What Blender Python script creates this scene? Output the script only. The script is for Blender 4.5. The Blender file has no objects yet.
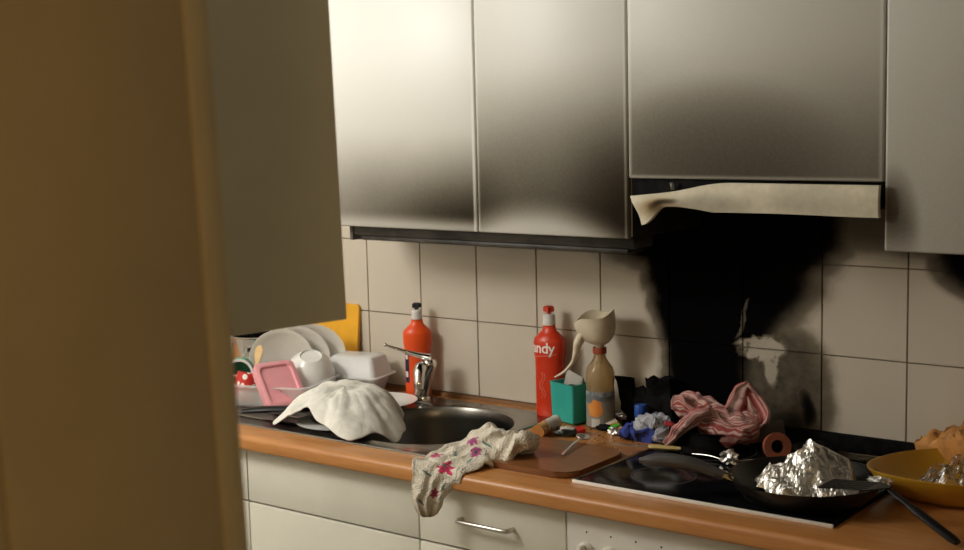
import bpy, bmesh, math, random
import numpy as np
from mathutils import Vector, Matrix, Euler, noise as mn
random.seed(7)
PI = math.pi
scene = bpy.context.scene
COL = scene.collection

# ------------------------------------------------------------------ camera
RT = Vector((0.79471776, 0.60649216, -0.02430915))
UP = Vector((-0.0559411, 0.11306387, 0.99201167))
FW = Vector((-0.60439579, 0.78700941, -0.12378171))
CAM = Vector((2.6799, -2.9476, 1.7085))
cd = bpy.data.cameras.new('camera'); cam = bpy.data.objects.new('camera', cd); COL.objects.link(cam)
cd.sensor_width = 36.0; cd.lens = 1374.05 / 964 * 36.0
cd.clip_start = 0.05
cam.matrix_world = Matrix(((RT.x, UP.x, -FW.x, CAM.x), (RT.y, UP.y, -FW.y, CAM.y), (RT.z, UP.z, -FW.z, CAM.z), (0, 0, 0, 1)))
cd.dof.use_dof = True; cd.dof.focus_distance = 3.1; cd.dof.aperture_fstop = 6.0
scene.camera = cam

# ------------------------------------------------------------------ world, lamps, exposure
w = bpy.data.worlds.new('world'); scene.world = w; w.use_nodes = True
w.node_tree.nodes['Background'].inputs[0].default_value = (0.05, 0.045, 0.035, 1)
w.node_tree.nodes['Background'].inputs[1].default_value = 0.2
vs = scene.view_settings
vs.view_transform = 'Standard'; vs.look = 'None'; vs.gamma = 1.0; vs.use_curve_mapping = False
vs.exposure = 0.0
KITCHEN_W, KITCHEN_C = 54.0, (1.0, 0.985, 0.945)
HALL_W, HALL_C = 16.0, (1.0, 0.70, 0.36)
def point_light(name, loc, watts, col, radius):
    l = bpy.data.lights.new(name, 'POINT'); l.energy = watts; l.color = col; l.shadow_soft_size = radius
    o = bpy.data.objects.new(name, l); o.location = loc; COL.objects.link(o); return o
LAMP = Vector((-0.25, -1.75, 2.10))
point_light('kitchen_bulb', LAMP, KITCHEN_W, KITCHEN_C, 0.20)
HLAMP = Vector((3.1, -3.75, 2.15))
point_light('hall_bulb', HLAMP, HALL_W, HALL_C, 0.12)

# ------------------------------------------------------------------ node helpers
class V:
    """socket wrapper for building math node expressions"""
    def __init__(s, nt, sock): s.nt = nt; s.s = sock
    def _m(s, op, *a, clamp=False):
        n = s.nt.nodes.new('ShaderNodeMath'); n.operation = op; n.use_clamp = clamp
        for i, x in enumerate((s,) + a):
            if isinstance(x, V): s.nt.links.new(x.s, n.inputs[i])
            else: n.inputs[i].default_value = x
        return V(s.nt, n.outputs[0])
    def __add__(s, o): return s._m('ADD', o)
    __radd__ = __add__
    def __sub__(s, o): return s._m('SUBTRACT', o)
    def __rsub__(s, o): return (s * -1.0) + o
    def __mul__(s, o): return s._m('MULTIPLY', o)
    __rmul__ = __mul__
    def __truediv__(s, o): return s._m('DIVIDE', o)
    def __pow__(s, o): return s._m('POWER', o)
    def max(s, o): return s._m('MAXIMUM', o)
    def min(s, o): return s._m('MINIMUM', o)
    def abs(s): return s._m('ABSOLUTE')
    def sqrt(s): return s._m('SQRT')
    def clamp(s): return s._m('ADD', 0.0, clamp=True)
    def ss(s, a, b):      # smoothstep, 0 below a, 1 above b (a may exceed b)
        n = s.nt.nodes.new('ShaderNodeMapRange'); n.interpolation_type = 'SMOOTHSTEP'
        s.nt.links.new(s.s, n.inputs[0])
        if a <= b:
            v = (a, b, 0.0, 1.0)
        else:
            v = (b, a, 1.0, 0.0)
        for i in range(4): n.inputs[1 + i].default_value = v[i]
        return V(s.nt, n.outputs[0])
def new_mat(name):
    m = bpy.data.materials.new(name); m.use_nodes = True
    nt = m.node_tree; b = nt.nodes['Principled BSDF']; return m, nt, b
def xyz(nt, kind):
    if kind == 'world':
        g = nt.nodes.new('ShaderNodeNewGeometry').outputs['Position']
    else:
        g = nt.nodes.new('ShaderNodeTexCoord').outputs[kind]
    s = nt.nodes.new('ShaderNodeSeparateXYZ'); nt.links.new(g, s.inputs[0])
    return g, V(nt, s.outputs[0]), V(nt, s.outputs[1]), V(nt, s.outputs[2])
def nz(nt, vec, scale, detail=3.0, rough=0.55, dist=0.0):
    n = nt.nodes.new('ShaderNodeTexNoise'); n.inputs['Scale'].default_value = scale
    n.inputs['Detail'].default_value = detail; n.inputs['Roughness'].default_value = rough; n.inputs['Distortion'].default_value = dist
    nt.links.new(vec, n.inputs['Vector']); return V(nt, n.outputs['Fac'])
def scaled(nt, vec, s):
    n = nt.nodes.new('ShaderNodeMapping'); n.inputs['Scale'].default_value = s
    nt.links.new(vec, n.inputs['Vector']); return n.outputs[0]
def mixc(nt, fac, a, b):
    n = nt.nodes.new('ShaderNodeMix'); n.data_type = 'RGBA'
    for sock, x in ((n.inputs[0], fac), (n.inputs[6], a), (n.inputs[7], b)):
        if isinstance(x, V): nt.links.new(x.s, sock)
        elif isinstance(x, (tuple, list)): sock.default_value = (*x, 1) if len(x) == 3 else x
        elif isinstance(x, (int, float)): sock.default_value = x
        else: nt.links.new(x, sock)
    return n.outputs[2]
def bump(nt, b, h, strength=0.3, dist=0.002):
    n = nt.nodes.new('ShaderNodeBump'); n.inputs['Strength'].default_value = strength; n.inputs['Distance'].default_value = dist
    nt.links.new(h.s, n.inputs['Height']); nt.links.new(n.outputs[0], b.inputs['Normal'])
def mat(name, col, rough=0.5, metal=0.0, var=0.12, vscale=14.0, bmp=0.0, bscale=120.0, trans=0.0, ior=1.45, spec=0.5, alpha=1.0, aniso=None, coat=0.0, sss=0.0):
    m, nt, b = new_mat(name)
    g = nt.nodes.new('ShaderNodeTexCoord').outputs['Object']
    if aniso: g = scaled(nt, g, aniso)
    n = nz(nt, g, vscale, 4.0)
    c2 = tuple(max(0.0, c * (1 - var * 1.6)) for c in col)
    c1 = tuple(min(1.0, c * (1 + var)) for c in col)
    nt.links.new(mixc(nt, n.ss(0.3, 0.7), c2, c1), b.inputs['Base Color'])
    b.inputs['Roughness'].default_value = rough; b.inputs['Metallic'].default_value = metal
    b.inputs['IOR'].default_value = ior; b.inputs['Specular IOR Level'].default_value = spec
    b.inputs['Transmission Weight'].default_value = trans; b.inputs['Alpha'].default_value = alpha
    b.inputs['Coat Weight'].default_value = coat
    if sss: b.inputs['Subsurface Weight'].default_value = sss; b.inputs['Subsurface Radius'].default_value = (0.01, 0.008, 0.006)
    if bmp: bump(nt, b, nz(nt, g, bscale, 5.0), bmp)
    return m
def attr_mat(name, rough=0.9, bmp=0.3, bscale=300.0, metal=0.0, attr='print', weave=None, spec=0.3, sheen=0.0):
    m, nt, b = new_mat(name)
    a = nt.nodes.new('ShaderNodeAttribute'); a.attribute_name = attr
    g = nt.nodes.new('ShaderNodeTexCoord').outputs['Object']
    n = nz(nt, g, 60.0, 4.0)
    k = n * 0.4 + 0.8
    vm = nt.nodes.new('ShaderNodeVectorMath'); vm.operation = 'SCALE'
    nt.links.new(a.outputs['Color'], vm.inputs[0]); nt.links.new(k.s, vm.inputs['Scale'])
    nt.links.new(vm.outputs[0], b.inputs['Base Color'])
    b.inputs['Roughness'].default_value = rough; b.inputs['Metallic'].default_value = metal; b.inputs['Specular IOR Level'].default_value = spec
    b.inputs['Sheen Weight'].default_value = sheen
    if bmp: bump(nt, b, nz(nt, g, bscale, 3.0), bmp, 0.003)
    return m

# ------------------------------------------------------------------ mesh helpers
def link(name, me, m=None, parent=None, smooth=True, loc=None, rot=None):
    o = bpy.data.objects.new(name, me); COL.objects.link(o)
    if m is not None: me.materials.append(m)
    if smooth:
        me.polygons.foreach_set('use_smooth', [True] * len(me.polygons))
    if parent is not None: o.parent = parent
    if loc is not None: o.location = loc
    if rot is not None: o.rotation_euler = rot
    return o
def auto_smooth(o, deg=35):
    me = o.data
    bm = bmesh.new(); bm.from_mesh(me)
    for f in bm.faces: f.smooth = True
    for e in bm.edges:
        if len(e.link_faces) == 2 and e.calc_face_angle(0) > math.radians(deg): e.smooth = False
    bm.to_mesh(me); bm.free()
def from_data(name, vs_, fs, m, parent=None, smooth=True, loc=None, rot=None, sharp=None):
    me = bpy.data.meshes.new(name); me.from_pydata([tuple(v) for v in vs_], [], fs); me.validate(); me.update()
    bm = bmesh.new(); bm.from_mesh(me); bmesh.ops.recalc_face_normals(bm, faces=bm.faces); bm.to_mesh(me); bm.free()
    o = link(name, me, m, parent, smooth, loc, rot)
    if sharp: auto_smooth(o, sharp)
    return o
def from_bm(name, bm, m, parent=None, smooth=True, loc=None, rot=None, sharp=35):
    bmesh.ops.recalc_face_normals(bm, faces=bm.faces)
    me = bpy.data.meshes.new(name); bm.to_mesh(me); bm.free()
    o = link(name, me, m, parent, smooth, loc, rot)
    if smooth and sharp: auto_smooth(o, sharp)
    return o
def bm_box(bm, lo, hi, bev=0.0, seg=2):
    r = bmesh.ops.create_cube(bm, size=1.0)
    lo, hi = Vector(lo), Vector(hi); c = (lo + hi) / 2; d = hi - lo
    for v in r['verts']: v.co = Vector((v.co.x * d.x, v.co.y * d.y, v.co.z * d.z)) + c
    if bev > 0:
        es = list({e for v in r['verts'] for e in v.link_edges})
        bmesh.ops.bevel(bm, geom=es, offset=bev, segments=seg, affect='EDGES', profile=0.5)
def box(name, lo, hi, m, parent=None, bev=0.0, seg=2, loc=None, rot=None):
    bm = bmesh.new(); bm_box(bm, lo, hi, bev, seg)
    return from_bm(name, bm, m, parent, smooth=bev > 0, loc=loc, rot=rot)
def lathe_data(prof, seg=32, sx=1.0, sy=1.0, close=False):
    vs_, fs = [], []
    n = len(prof)
    for r, z in prof:
        for k in range(seg):
            a = 2 * PI * k / seg; vs_.append((r * math.cos(a) * sx, r * math.sin(a) * sy, z))
    for i in range(n - 1 + (1 if close else 0)):
        j = (i + 1) % n
        for k in range(seg):
            k2 = (k + 1) % seg
            fs.append((i * seg + k, i * seg + k2, j * seg + k2, j * seg + k))
    if not close:
        if prof[0][0] > 1e-5: fs.append(tuple(range(seg))[::-1])
        if prof[-1][0] > 1e-5: fs.append(tuple((n - 1) * seg + k for k in range(seg)))
    return vs_, fs
def lathe(name, prof, m, parent=None, seg=32, sx=1.0, sy=1.0, loc=None, rot=None, close=False, sharp=40):
    prof = [(max(r, 0.0004), z) for r, z in prof]
    v, f = lathe_data(prof, seg, sx, sy, close)
    return from_data(name, v, f, m, parent, True, loc, rot, sharp)
def frames(path):
    P = [Vector(p) for p in path]; T = []
    for i in range(len(P)):
        a = P[max(0, i - 1)]; b = P[min(len(P) - 1, i + 1)]; T.append((b - a).normalized())
    n0 = Vector((0, 0, 1)) if abs(T[0].z) < 0.9 else Vector((0, 1, 0))
    N = []
    for t in T:
        n0 = (n0 - t * n0.dot(t)).normalized(); N.append(n0.copy())
    return P, T, N
def spline(pts, n):
    P = [Vector(p) for p in pts]; out = []
    m_ = len(P) - 1
    for i in range(n):
        t = i / (n - 1) * m_; k = min(int(t), m_ - 1); f = t - k
        p0 = P[max(k - 1, 0)]; p1 = P[k]; p2 = P[k + 1]; p3 = P[min(k + 2, m_)]
        out.append(0.5 * ((2 * p1) + (p2 - p0) * f + (2 * p0 - 5 * p1 + 4 * p2 - p3) * f * f + (3 * p1 - p0 - 3 * p2 + p3) * f ** 3))
    return out
def lerp_list(vals, t):
    x = t * (len(vals) - 1); k = min(int(x), len(vals) - 2); f = x - k
    f = f * f * (3 - 2 * f); return vals[k] * (1 - f) + vals[k + 1] * f
def tube_data(path, radii, seg=10, flat=None, off=0):
    """radii: list matched to path; flat: (width factor, height factor)"""
    P, T, N = frames(path); vs_, fs = [], []
    fx, fy = flat or (1, 1)
    for i, p in enumerate(P):
        B = T[i].cross(N[i])
        for k in range(seg):
            a = 2 * PI * k / seg
            vs_.append(p + B * (math.cos(a) * radii[i] * fx) + N[i] * (math.sin(a) * radii[i] * fy))
    for i in range(len(P) - 1):
        for k in range(seg):
            k2 = (k + 1) % seg
            fs.append((off + i * seg + k, off + i * seg + k2, off + (i + 1) * seg + k2, off + (i + 1) * seg + k))
    fs.append(tuple(off + k for k in range(seg))[::-1]); fs.append(tuple(off + (len(P) - 1) * seg + k for k in range(seg)))
    return vs_, fs
def tube(name, path, r, m, parent=None, seg=10, flat=None, n=None, sharp=50):
    if n: path = spline(path, n)
    rr = [lerp_list(r, i / (len(path) - 1)) for i in range(len(path))] if isinstance(r, (list, tuple)) else [r] * len(path)
    v, f = tube_data(path, rr, seg, flat)
    return from_data(name, v, f, m, parent, True, sharp=sharp)
def rrect(x0, x1, y0, y1, r, n=6):
    pts = []
    for cx, cy, a0 in ((x1 - r, y1 - r, 0), (x0 + r, y1 - r, 90), (x0 + r, y0 + r, 180), (x1 - r, y0 + r, 270)):
        for i in range(n + 1):
            a = math.radians(a0 + 90 * i / n); pts.append((cx + r * math.cos(a), cy + r * math.sin(a)))
    return pts
def loops_mesh(loops, cap_first=False, cap_last=False):
    n = len(loops[0]); vs_ = [p for L in loops for p in L]; fs = []
    for i in range(len(loops) - 1):
        for k in range(n):
            k2 = (k + 1) % n; fs.append((i * n + k, i * n + k2, (i + 1) * n + k2, (i + 1) * n + k))
    if cap_first: fs.append(tuple(range(n))[::-1])
    if cap_last: fs.append(tuple((len(loops) - 1) * n + k for k in range(n)))
    return vs_, fs
def prism(name, pts2, z0, z1, m, parent=None, bev=0.0, loc=None, rot=None):
    bm = bmesh.new()
    bot = [bm.verts.new((x, y, z0)) for x, y in pts2]; top = [bm.verts.new((x, y, z1)) for x, y in pts2]
    n = len(pts2)
    for i in range(n): bm.faces.new((bot[i], bot[(i + 1) % n], top[(i + 1) % n], top[i]))
    f1 = bm.faces.new(top); f0 = bm.faces.new(bot[::-1])
    if bev: bmesh.ops.bevel(bm, geom=list(f1.edges) + list(f0.edges), offset=bev, segments=2, affect='EDGES')
    return from_bm(name, bm, m, parent, True, loc, rot)
def set_attr(o, cols, name='print'):
    a = o.data.color_attributes.new(name, 'FLOAT_COLOR', 'POINT')
    a.data.foreach_set('color', [x for c in cols for x in (c[0], c[1], c[2], 1.0)])
def tag(o, label, cat, group=None, kind=None):
    if kind: o['kind'] = kind
    o['label'] = label; o['category'] = cat
    if group: o['group'] = group
    return o
def thing(name, loc, label, cat, group=None, rotz=0.0, rot=None):
    o = bpy.data.objects.new(name, None); o.empty_display_size = 0.05; COL.objects.link(o)
    o.location = loc; o.rotation_euler = rot or (0, 0, rotz)
    return tag(o, label, cat, group)
def struct(o, label=None):
    o['kind'] = 'structure'
    if label: o['label'] = label
    return o
def local(parent, pts):
    """world points expressed in a parent empty's frame"""
    inv = (Matrix.Translation(parent.location) @ parent.rotation_euler.to_matrix().to_4x4()).inverted()
    return [inv @ Vector(p) for p in pts]

# ------------------------------------------------------------------ dimensions
ZC = 0.895            # worktop surface
ZS = 0.8975           # steel sink deck surface
ZH = 0.901            # hob glass surface
YU = -0.345           # upper cabinet fronts
YB = -0.600           # base cabinet fronts
TW, TH_ = 0.2, 0.2096 # tile pitch
ROW0 = 1.116
CEIL = 2.5

# ------------------------------------------------------------------ materials of the room
M = {}
def tile_material(name, ca, cb):
    m, nt, b = new_mat(name)
    g, X, Y, Z = xyz(nt, 'world')
    n1 = nz(nt, g, 9.0, 5.0); n2 = nz(nt, g, 30.0, 5.0, 0.65); n3 = nz(nt, g, 4.0, 3.0)
    wv = (n1 - 0.5) * 0.07 + (n2 - 0.5) * 0.008
    Xw = X + wv
    # plume behind the hob, rising and widening under the cabinets
    left = Xw - (1.0 - (Z.ss(1.02, 1.34) * 0.06))
    right = Xw - (1.225 + Z.ss(1.05, 1.28) * 0.135 + Z.ss(1.28, 1.38) * 0.09)
    plume = left.ss(-0.05, 0.035) * right.ss(0.10, -0.08)
    lowblob = (((Xw - 1.365) / 0.022) * ((Xw - 1.365) / 0.022) + ((Z - 0.985) / 0.055) * ((Z - 0.985) / 0.055)).ss(2.6, -0.6)
    low = ((Xw - 1.30) / 0.085) * ((Xw - 1.30) / 0.085) + ((Z - 0.94) / 0.05) * ((Z - 0.94) / 0.05)
    low = low.ss(2.4, -0.4)
    haze = (((Xw - 1.3) / 0.16) * ((Xw - 1.3) / 0.16) + ((Z - 1.02) / 0.2) * ((Z - 1.02) / 0.2)).ss(1.1, 0.2) * 0.55
    # soot hugging the cabinet undersides, with the shade there painted in too
    Zw = Z + wv * 0.5
    band = Zw.ss(1.315, 1.40) * X.ss(0.25, 0.85) * X.ss(2.1, 1.9)
    band2 = Zw.ss(1.25, 1.36) * X.ss(0.72, 0.95) * X.ss(1.50, 1.36)
    band = band * (1.0 - X.ss(1.34, 1.45) * X.ss(1.72, 1.60) * 0.5)
    corner = (((Xw - 1.80) / 0.15) * ((Xw - 1.79) / 0.15) + ((Z - 1.37) / 0.115) * ((Z - 1.37) / 0.115)).ss(1.5, 0.2)
    dark = plume.max(lowblob * 0.95).max(low * 0.8).max(haze * (n2 * 0.9 + 0.55)).max(band).max(band2).max(corner)
    # wiped-clean smear across the plume
    e1 = ((Xw - 1.245) / 0.068) * ((Xw - 1.245) / 0.068) + (((Z + (n2 - 0.5) * 0.05) - 1.118) / 0.030) * (((Z + (n2 - 0.5) * 0.05) - 1.118) / 0.030)
    e2 = ((Xw - 1.275) / 0.020) * ((Xw - 1.275) / 0.020) + ((Z - 1.075) / 0.05) * ((Z - 1.075) / 0.05)
    e3 = ((Xw - 1.195 - (Z - 1.18) * 0.3) / 0.008) * ((Xw - 1.195 - (Z - 1.18) * 0.3) / 0.008) + ((Z - 1.185) / 0.055) * ((Z - 1.185) / 0.055)
    wipe = e1.ss(1.3, 0.6).max(e2.ss(1.4, 0.5) * 0.9).max(e3.ss(1.4, 0.4) * 0.6)
    wipe = wipe * (n2.ss(0.30, 0.48) * 0.6 + 0.4)
    dark = (dark * (1.0 - wipe * 0.8)).clamp()
    speck = n3 * 0.12 + n2 * 0.06
    base = mixc(nt, speck, ca, cb)
    brown = mixc(nt, dark.ss(0.0, 0.35), base, (0.16, 0.13, 0.09))
    colr = mixc(nt, dark.ss(0.22, 0.9), brown, (0.0035, 0.0032, 0.0035))
    nt.links.new(colr, b.inputs['Base Color'])
    r = dark * 0.60 + 0.19
    nt.links.new(r.s, b.inputs['Roughness'])
    sp = (1.0 - dark.ss(0.1, 0.8)) * 0.5
    nt.links.new(sp.s, b.inputs['Specular IOR Level'])
    # fine embossed dot grid in the glaze
    vor = nt.nodes.new('ShaderNodeTexVoronoi'); vor.inputs['Scale'].default_value = 145.0; vor.inputs['Randomness'].default_value = 0.25
    nt.links.new(g, vor.inputs['Vector'])
    bump(nt, b, V(nt, vor.outputs['Distance']) + n2 * 0.6, 0.10, 0.001)
    return m
M['tile'] = tile_material('glazed_tile', (0.60, 0.54, 0.45), (0.44, 0.39, 0.31))
M['grout'] = tile_material('grout', (0.25, 0.205, 0.155), (0.19, 0.15, 0.11))
M['plaster'] = mat('painted_plaster', (0.62, 0.58, 0.50), 0.9, var=0.05, vscale=6, bmp=0.1)
M['ceiling'] = mat('ceiling_paint', (0.72, 0.70, 0.65), 0.95, var=0.04, bmp=0.1)
M['jamb'] = mat('beige_jamb_paint', (0.44, 0.35, 0.20), 0.6, var=0.05, vscale=5, bmp=0.05)
M['jamb_edge'] = mat('beige_lit_edge', (0.50, 0.42, 0.26), 0.55, var=0.05, vscale=5)  # jamb edge strip, light falling on it put into a lighter colour
M['floor'] = mat('linoleum_floor', (0.30, 0.26, 0.20), 0.5, var=0.15, vscale=8)
def door_material(name, x0, w_, z0, fn):
    m, nt, b = new_mat(name)
    g, X, Y, Z = xyz(nt, 'world')
    n1 = nz(nt, g, 4.0, 3.0); n2 = nz(nt, g, 160.0, 2.0, 0.7); n3 = nz(nt, scaled(nt, g, (30, 1, 4)), 2.5, 4.0)
    u = (X - x0) / w_; h = Z - z0
    s = fn(u, h, n1, n3)
    s = (s + (n2 - 0.5) * 0.20 * s).clamp()
    base = mixc(nt, n1, (0.81, 0.81, 0.78), (0.77, 0.765, 0.725))
    sep = nt.nodes.new('ShaderNodeSeparateColor'); nt.links.new(base, sep.inputs[0])
    cmb = nt.nodes.new('ShaderNodeCombineColor')
    for ch, k in ((0, 0.0260), (1, 0.0205), (2, 0.0135)):      # soot film absorbs exponentially with its thickness
        p_ = nt.nodes.new('ShaderNodeMath'); p_.operation = 'POWER'; p_.inputs[0].default_value = k; nt.links.new(s.s, p_.inputs[1])
        nt.links.new((V(nt, sep.outputs[ch]) * V(nt, p_.outputs[0])).s, cmb.inputs[ch])
    nt.links.new(cmb.outputs[0], b.inputs['Base Color'])
    rg = s * 0.45 + 0.36
    sp = 0.32 - s.ss(0.0, 0.7) * 0.26
    nt.links.new(sp.s, b.inputs['Specular IOR Level'])
    nt.links.new(rg.s, b.inputs['Roughness'])
    bump(nt, b, n2, 0.05, 0.0006)
    return m
M['cabinet'] = mat('cream_laminate', (0.70, 0.68, 0.585), 0.42, var=0.03, vscale=5)
M['carcass'] = mat('cabinet_carcass', (0.62, 0.60, 0.54), 0.6, var=0.05)
M['under'] = mat('sooty_underside', (0.008, 0.007, 0.006), 0.8, var=0.4, vscale=10)
M['rail'] = mat('sooty_grey_plastic', (0.055, 0.050, 0.045), 0.45, var=0.4, vscale=12)
M['dark_gap'] = mat('dark_gap', (0.01, 0.009, 0.008), 0.9)
def wood(name, a, bcol, rough, sx=(1.2, 14, 14)):
    m, nt, b = new_mat(name)
    g = scaled(nt, nt.nodes.new('ShaderNodeTexCoord').outputs['Object'], sx)
    n = nz(nt, g, 4.0, 6.0, 0.6, 0.6); n2 = nz(nt, g, 22.0, 4.0)
    nt.links.new(mixc(nt, (n * 0.7 + n2 * 0.3).ss(0.32, 0.66), a, bcol), b.inputs['Base Color'])
    b.inputs['Roughness'].default_value = rough
    bump(nt, b, n2, 0.05, 0.0006)
    return m
M['worktop'] = wood('beech_worktop', (0.43, 0.172, 0.046), (0.53, 0.238, 0.074), 0.36)
M['board'] = wood('dark_board_wood', (0.16, 0.055, 0.016), (0.26, 0.10, 0.030), 0.33)
M['steel'] = mat('brushed_steel', (0.31, 0.295, 0.27), 0.24, 1.0, var=0.10, vscale=6, aniso=(2, 40, 40))
M['steel_dark'] = mat('worn_steel_bowl', (0.17, 0.16, 0.145), 0.28, 1.0, var=0.15, vscale=5)
M['chrome'] = mat('chrome', (0.75, 0.74, 0.72), 0.09, 1.0, var=0.03)
M['satin'] = mat('satin_metal', (0.60, 0.57, 0.52), 0.28, 1.0, var=0.05)
M['glass_black'] = mat('black_ceramic_glass', (0.006, 0.006, 0.007), 0.12, var=0.3, vscale=20, spec=0.09)
M['ring'] = mat('cooking_zone_print', (0.035, 0.035, 0.035), 0.3, var=0.2)
M['black'] = mat('black_plastic', (0.008, 0.008, 0.009), 0.40, var=0.2, spec=0.3)
M['burnt'] = mat('charred_plastic', (0.006, 0.006, 0.006), 0.75, var=0.5, vscale=40, bmp=0.5, bscale=90, spec=0.10)
M['white_plastic'] = mat('white_plastic', (0.74, 0.73, 0.68), 0.35, var=0.03)
M['ceramic'] = mat('off_white_ceramic', (0.78, 0.74, 0.66), 0.22, var=0.03, vscale=8)
M['ceramic_white'] = mat('white_ceramic', (0.78, 0.77, 0.74), 0.2, var=0.03)

# ------------------------------------------------------------------ room shell
XL, XR, YF = -1.10, 3.30, -2.20
floor = struct(box('floor', (XL - .1, -5.0, -0.1), (XR + .9, 0.0, 0.0), M['floor']))
ceil_ = struct(box('ceiling', (XL - .1, -5.0, CEIL), (XR + .9, 0.0, CEIL + .1), M['ceiling']))
wall = struct(box('wall_back', (XL - .1, 0.004, 0), (XR + .1, 0.12, CEIL), M['plaster']))
struct(box('wall_left', (XL - .1, -2.42, 0), (XL, 0.0, CEIL), M['plaster']))
struct(box('wall_right', (XR, -2.2, 0), (XR + .1, 0.0, CEIL), M['plaster']))
# grout bed and single tiles
box('grout_bed', (XL, 0.0005, 0.86), (2.2, 0.0045, 1.62), M['grout'], wall)
g_ = 0.0016
bm = bmesh.new(); bm_box(bm, (g_, -0.0045, g_), (TW - g_, 0.002, TH_ - g_), 0.0011, 1)
bmesh.ops.recalc_face_normals(bm, faces=bm.faces)
tme = bpy.data.meshes.new('tile'); bm.to_mesh(tme); bm.free(); tme.materials.append(M['tile'])
for r in range(-1, 2):
    for c in range(-5, 11):
        o = bpy.data.objects.new('tile', tme); COL.objects.link(o); o.parent = wall
        o.location = (c * TW, 0.0, ROW0 + r * TH_)
# wall between kitchen and hall with the doorway the camera looks through
JX = 1.852
struct(box('wall_front', (XL, -2.40, 0), (JX - 0.075, YF, CEIL), M['plaster']))
struct(box('wall_front_right', (2.95, -2.40, 0), (XR + .9, YF, CEIL), M['plaster']))
struct(box('wall_front_header', (JX - 0.02, -2.40, 2.12), (2.95, YF, CEIL), M['plaster']))
JT = (0, -0.043, 0)
struct(box('trim_1', (-0.072, -2.412, -1.35), (0, -2.222, .77), M['jamb'], bev=0.003, loc=(JX, 0, 1.35), rot=JT))
struct(box('trim_2', (-0.072, -2.2219, -1.35), (0.004, YF + .004, .77), M['jamb_edge'], bev=0.006, loc=(JX, 0, 1.35), rot=JT))
struct(box('trim_3', (-0.12, -2.425, -1.35), (-0.004, -2.412, .77), M['jamb'], bev=0.003, loc=(JX, 0, 1.35), rot=JT))
# the hall the camera stands in
struct(box('wall_hall_left', (1.0, -5.0, 0), (1.1, -2.40, CEIL), M['plaster']))
struct(box('wall_hall_right', (XR + .8, -5.0, 0), (XR + .9, -2.40, CEIL), M['plaster']))
struct(box('wall_hall_back', (1.0, -5.1, 0), (XR + .9, -5.0, CEIL), M['plaster']))

# ------------------------------------------------------------------ wall cabinets
def soot1(u, h, n1, n3):
    hw = h + (n1 - 0.5) * 0.05
    a = hw.ss(0.26, -0.02) * (u.ss(-0.2, 1.0) * 0.42 + 0.12)
    k = u.ss(0.45, 1.05) * hw.ss(0.14, 0.0) * 0.30
    hz = hw.ss(0.50, 0.0) * 0.13
    lip = h.ss(0.008, 0.045) * 0.9 + 0.1
    edge = 1.0 - u.ss(0.975, 0.985) * 0.75
    return ((a + k) * lip + hz) * edge
def soot2(u, h, n1, n3):
    hw = h + (n1 - 0.5) * 0.05 - (u - 0.3) * 0.04
    a = hw.ss(0.42, -0.06) * 0.52
    side = u.ss(0.50, 1.05) * h.ss(0.34, -0.02) * 0.50
    sidel = u.ss(0.30, 0.0) * h.ss(0.22, 0.0) * 0.22
    hz = h.ss(0.75, 0.0) * 0.16
    arch = (h - (0.050 - (u - 0.42) * (u - 0.42) * 0.17)).ss(-0.035, 0.050)
    edge = 1.0 - u.ss(0.972, 0.984) * 0.5
    edge = edge * (1.0 - u.ss(0.030, 0.012) * 0.5)
    return ((a + side + sidel) * (arch * 0.88 + 0.12) + hz * (arch * 0.6 + 0.4)) * edge
def soot3(u, h, n1, n3):
    hw = h + (n1 - 0.5) * 0.03 + u * 0.03
    a = hw.ss(0.32, -0.08) * 0.32
    hz = h.ss(0.65, -0.05) * 0.14 + 0.03
    blob = (((u - 0.38) / 0.45) * ((u - 0.38) / 0.45) + ((h - 0.06) / 0.14) * ((h - 0.06) / 0.14)).ss(1.6, -0.2) * 0.20
    edge = 1.0 - (u.ss(0.975, 0.99).max(u.ss(0.025, 0.01))).max(h.ss(0.012, 0.004)) * 0.5
    return (a + hz + blob) * edge
def soot4(u, h, n1, n3):
    blob = (((u - 0.030) / 0.085) * ((u - 0.030) / 0.085) + ((h - 0.030) / 0.12) * ((h - 0.030) / 0.12) + (n1 - 0.5) * 0.2).ss(1.7, -0.5) * 0.48
    hz = (h + (n1 - .5) * .2).ss(0.6, 0.0) * 0.10 + 0.10
    edge = 1.0 - u.ss(0.016, 0.006) * 0.5
    lip = h.ss(0.0, 0.06) * 0.7 + 0.3
    return (blob * lip + hz) * edge
ZT = 2.15
def wall_cabinet(x0, x1, z0, fn, label, dmat):
    t = thing('wall_cabinet', ((x0 + x1) / 2, 0, z0), label, 'cabinet', 'cream wall cabinets above the worktop')
    cx = (x0 + x1) / 2
    box('body', (x0 + .001 - cx, YU + .02, 0.004), (x1 - .001 - cx, -0.006, ZT - z0), M['carcass'], t, 0.001)
    box('underside', (x0 + .002 - cx, YU + .024, 0.0), (x1 - .002 - cx, -0.008, 0.0039), M['under'], t)
    if z0 < 1.5 and x0 > .5 and x1 < 1.2: box('sooty_side', (x1 - .0012 - cx, YU + .0195, 0.0), (x1 - .0002 - cx, -0.008, 0.134), M['under'], t)
    d = door_material(dmat, x0, x1 - x0, z0, fn)
    box('door', (x0 + .0018 - cx, YU, 0.0), (x1 - .0018 - cx, YU + .019, ZT - z0), d, t, 0.0045, 3)
    return t
wall_cabinet(0.10, 0.672, 1.402, soot1, 'brightest cream wall cabinet above the sink, soot only along its bottom edge', 'door_soot_a')
wall_cabinet(0.672, 1.093, 1.402, soot2, 'cream wall cabinet left of the cooker hood with heavily blackened lower corners', 'door_soot_b')
wall_cabinet(1.093, 1.674, 1.537, soot3, 'short wall cabinet directly above the melted cooker hood visor', 'door_soot_c')
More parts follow.
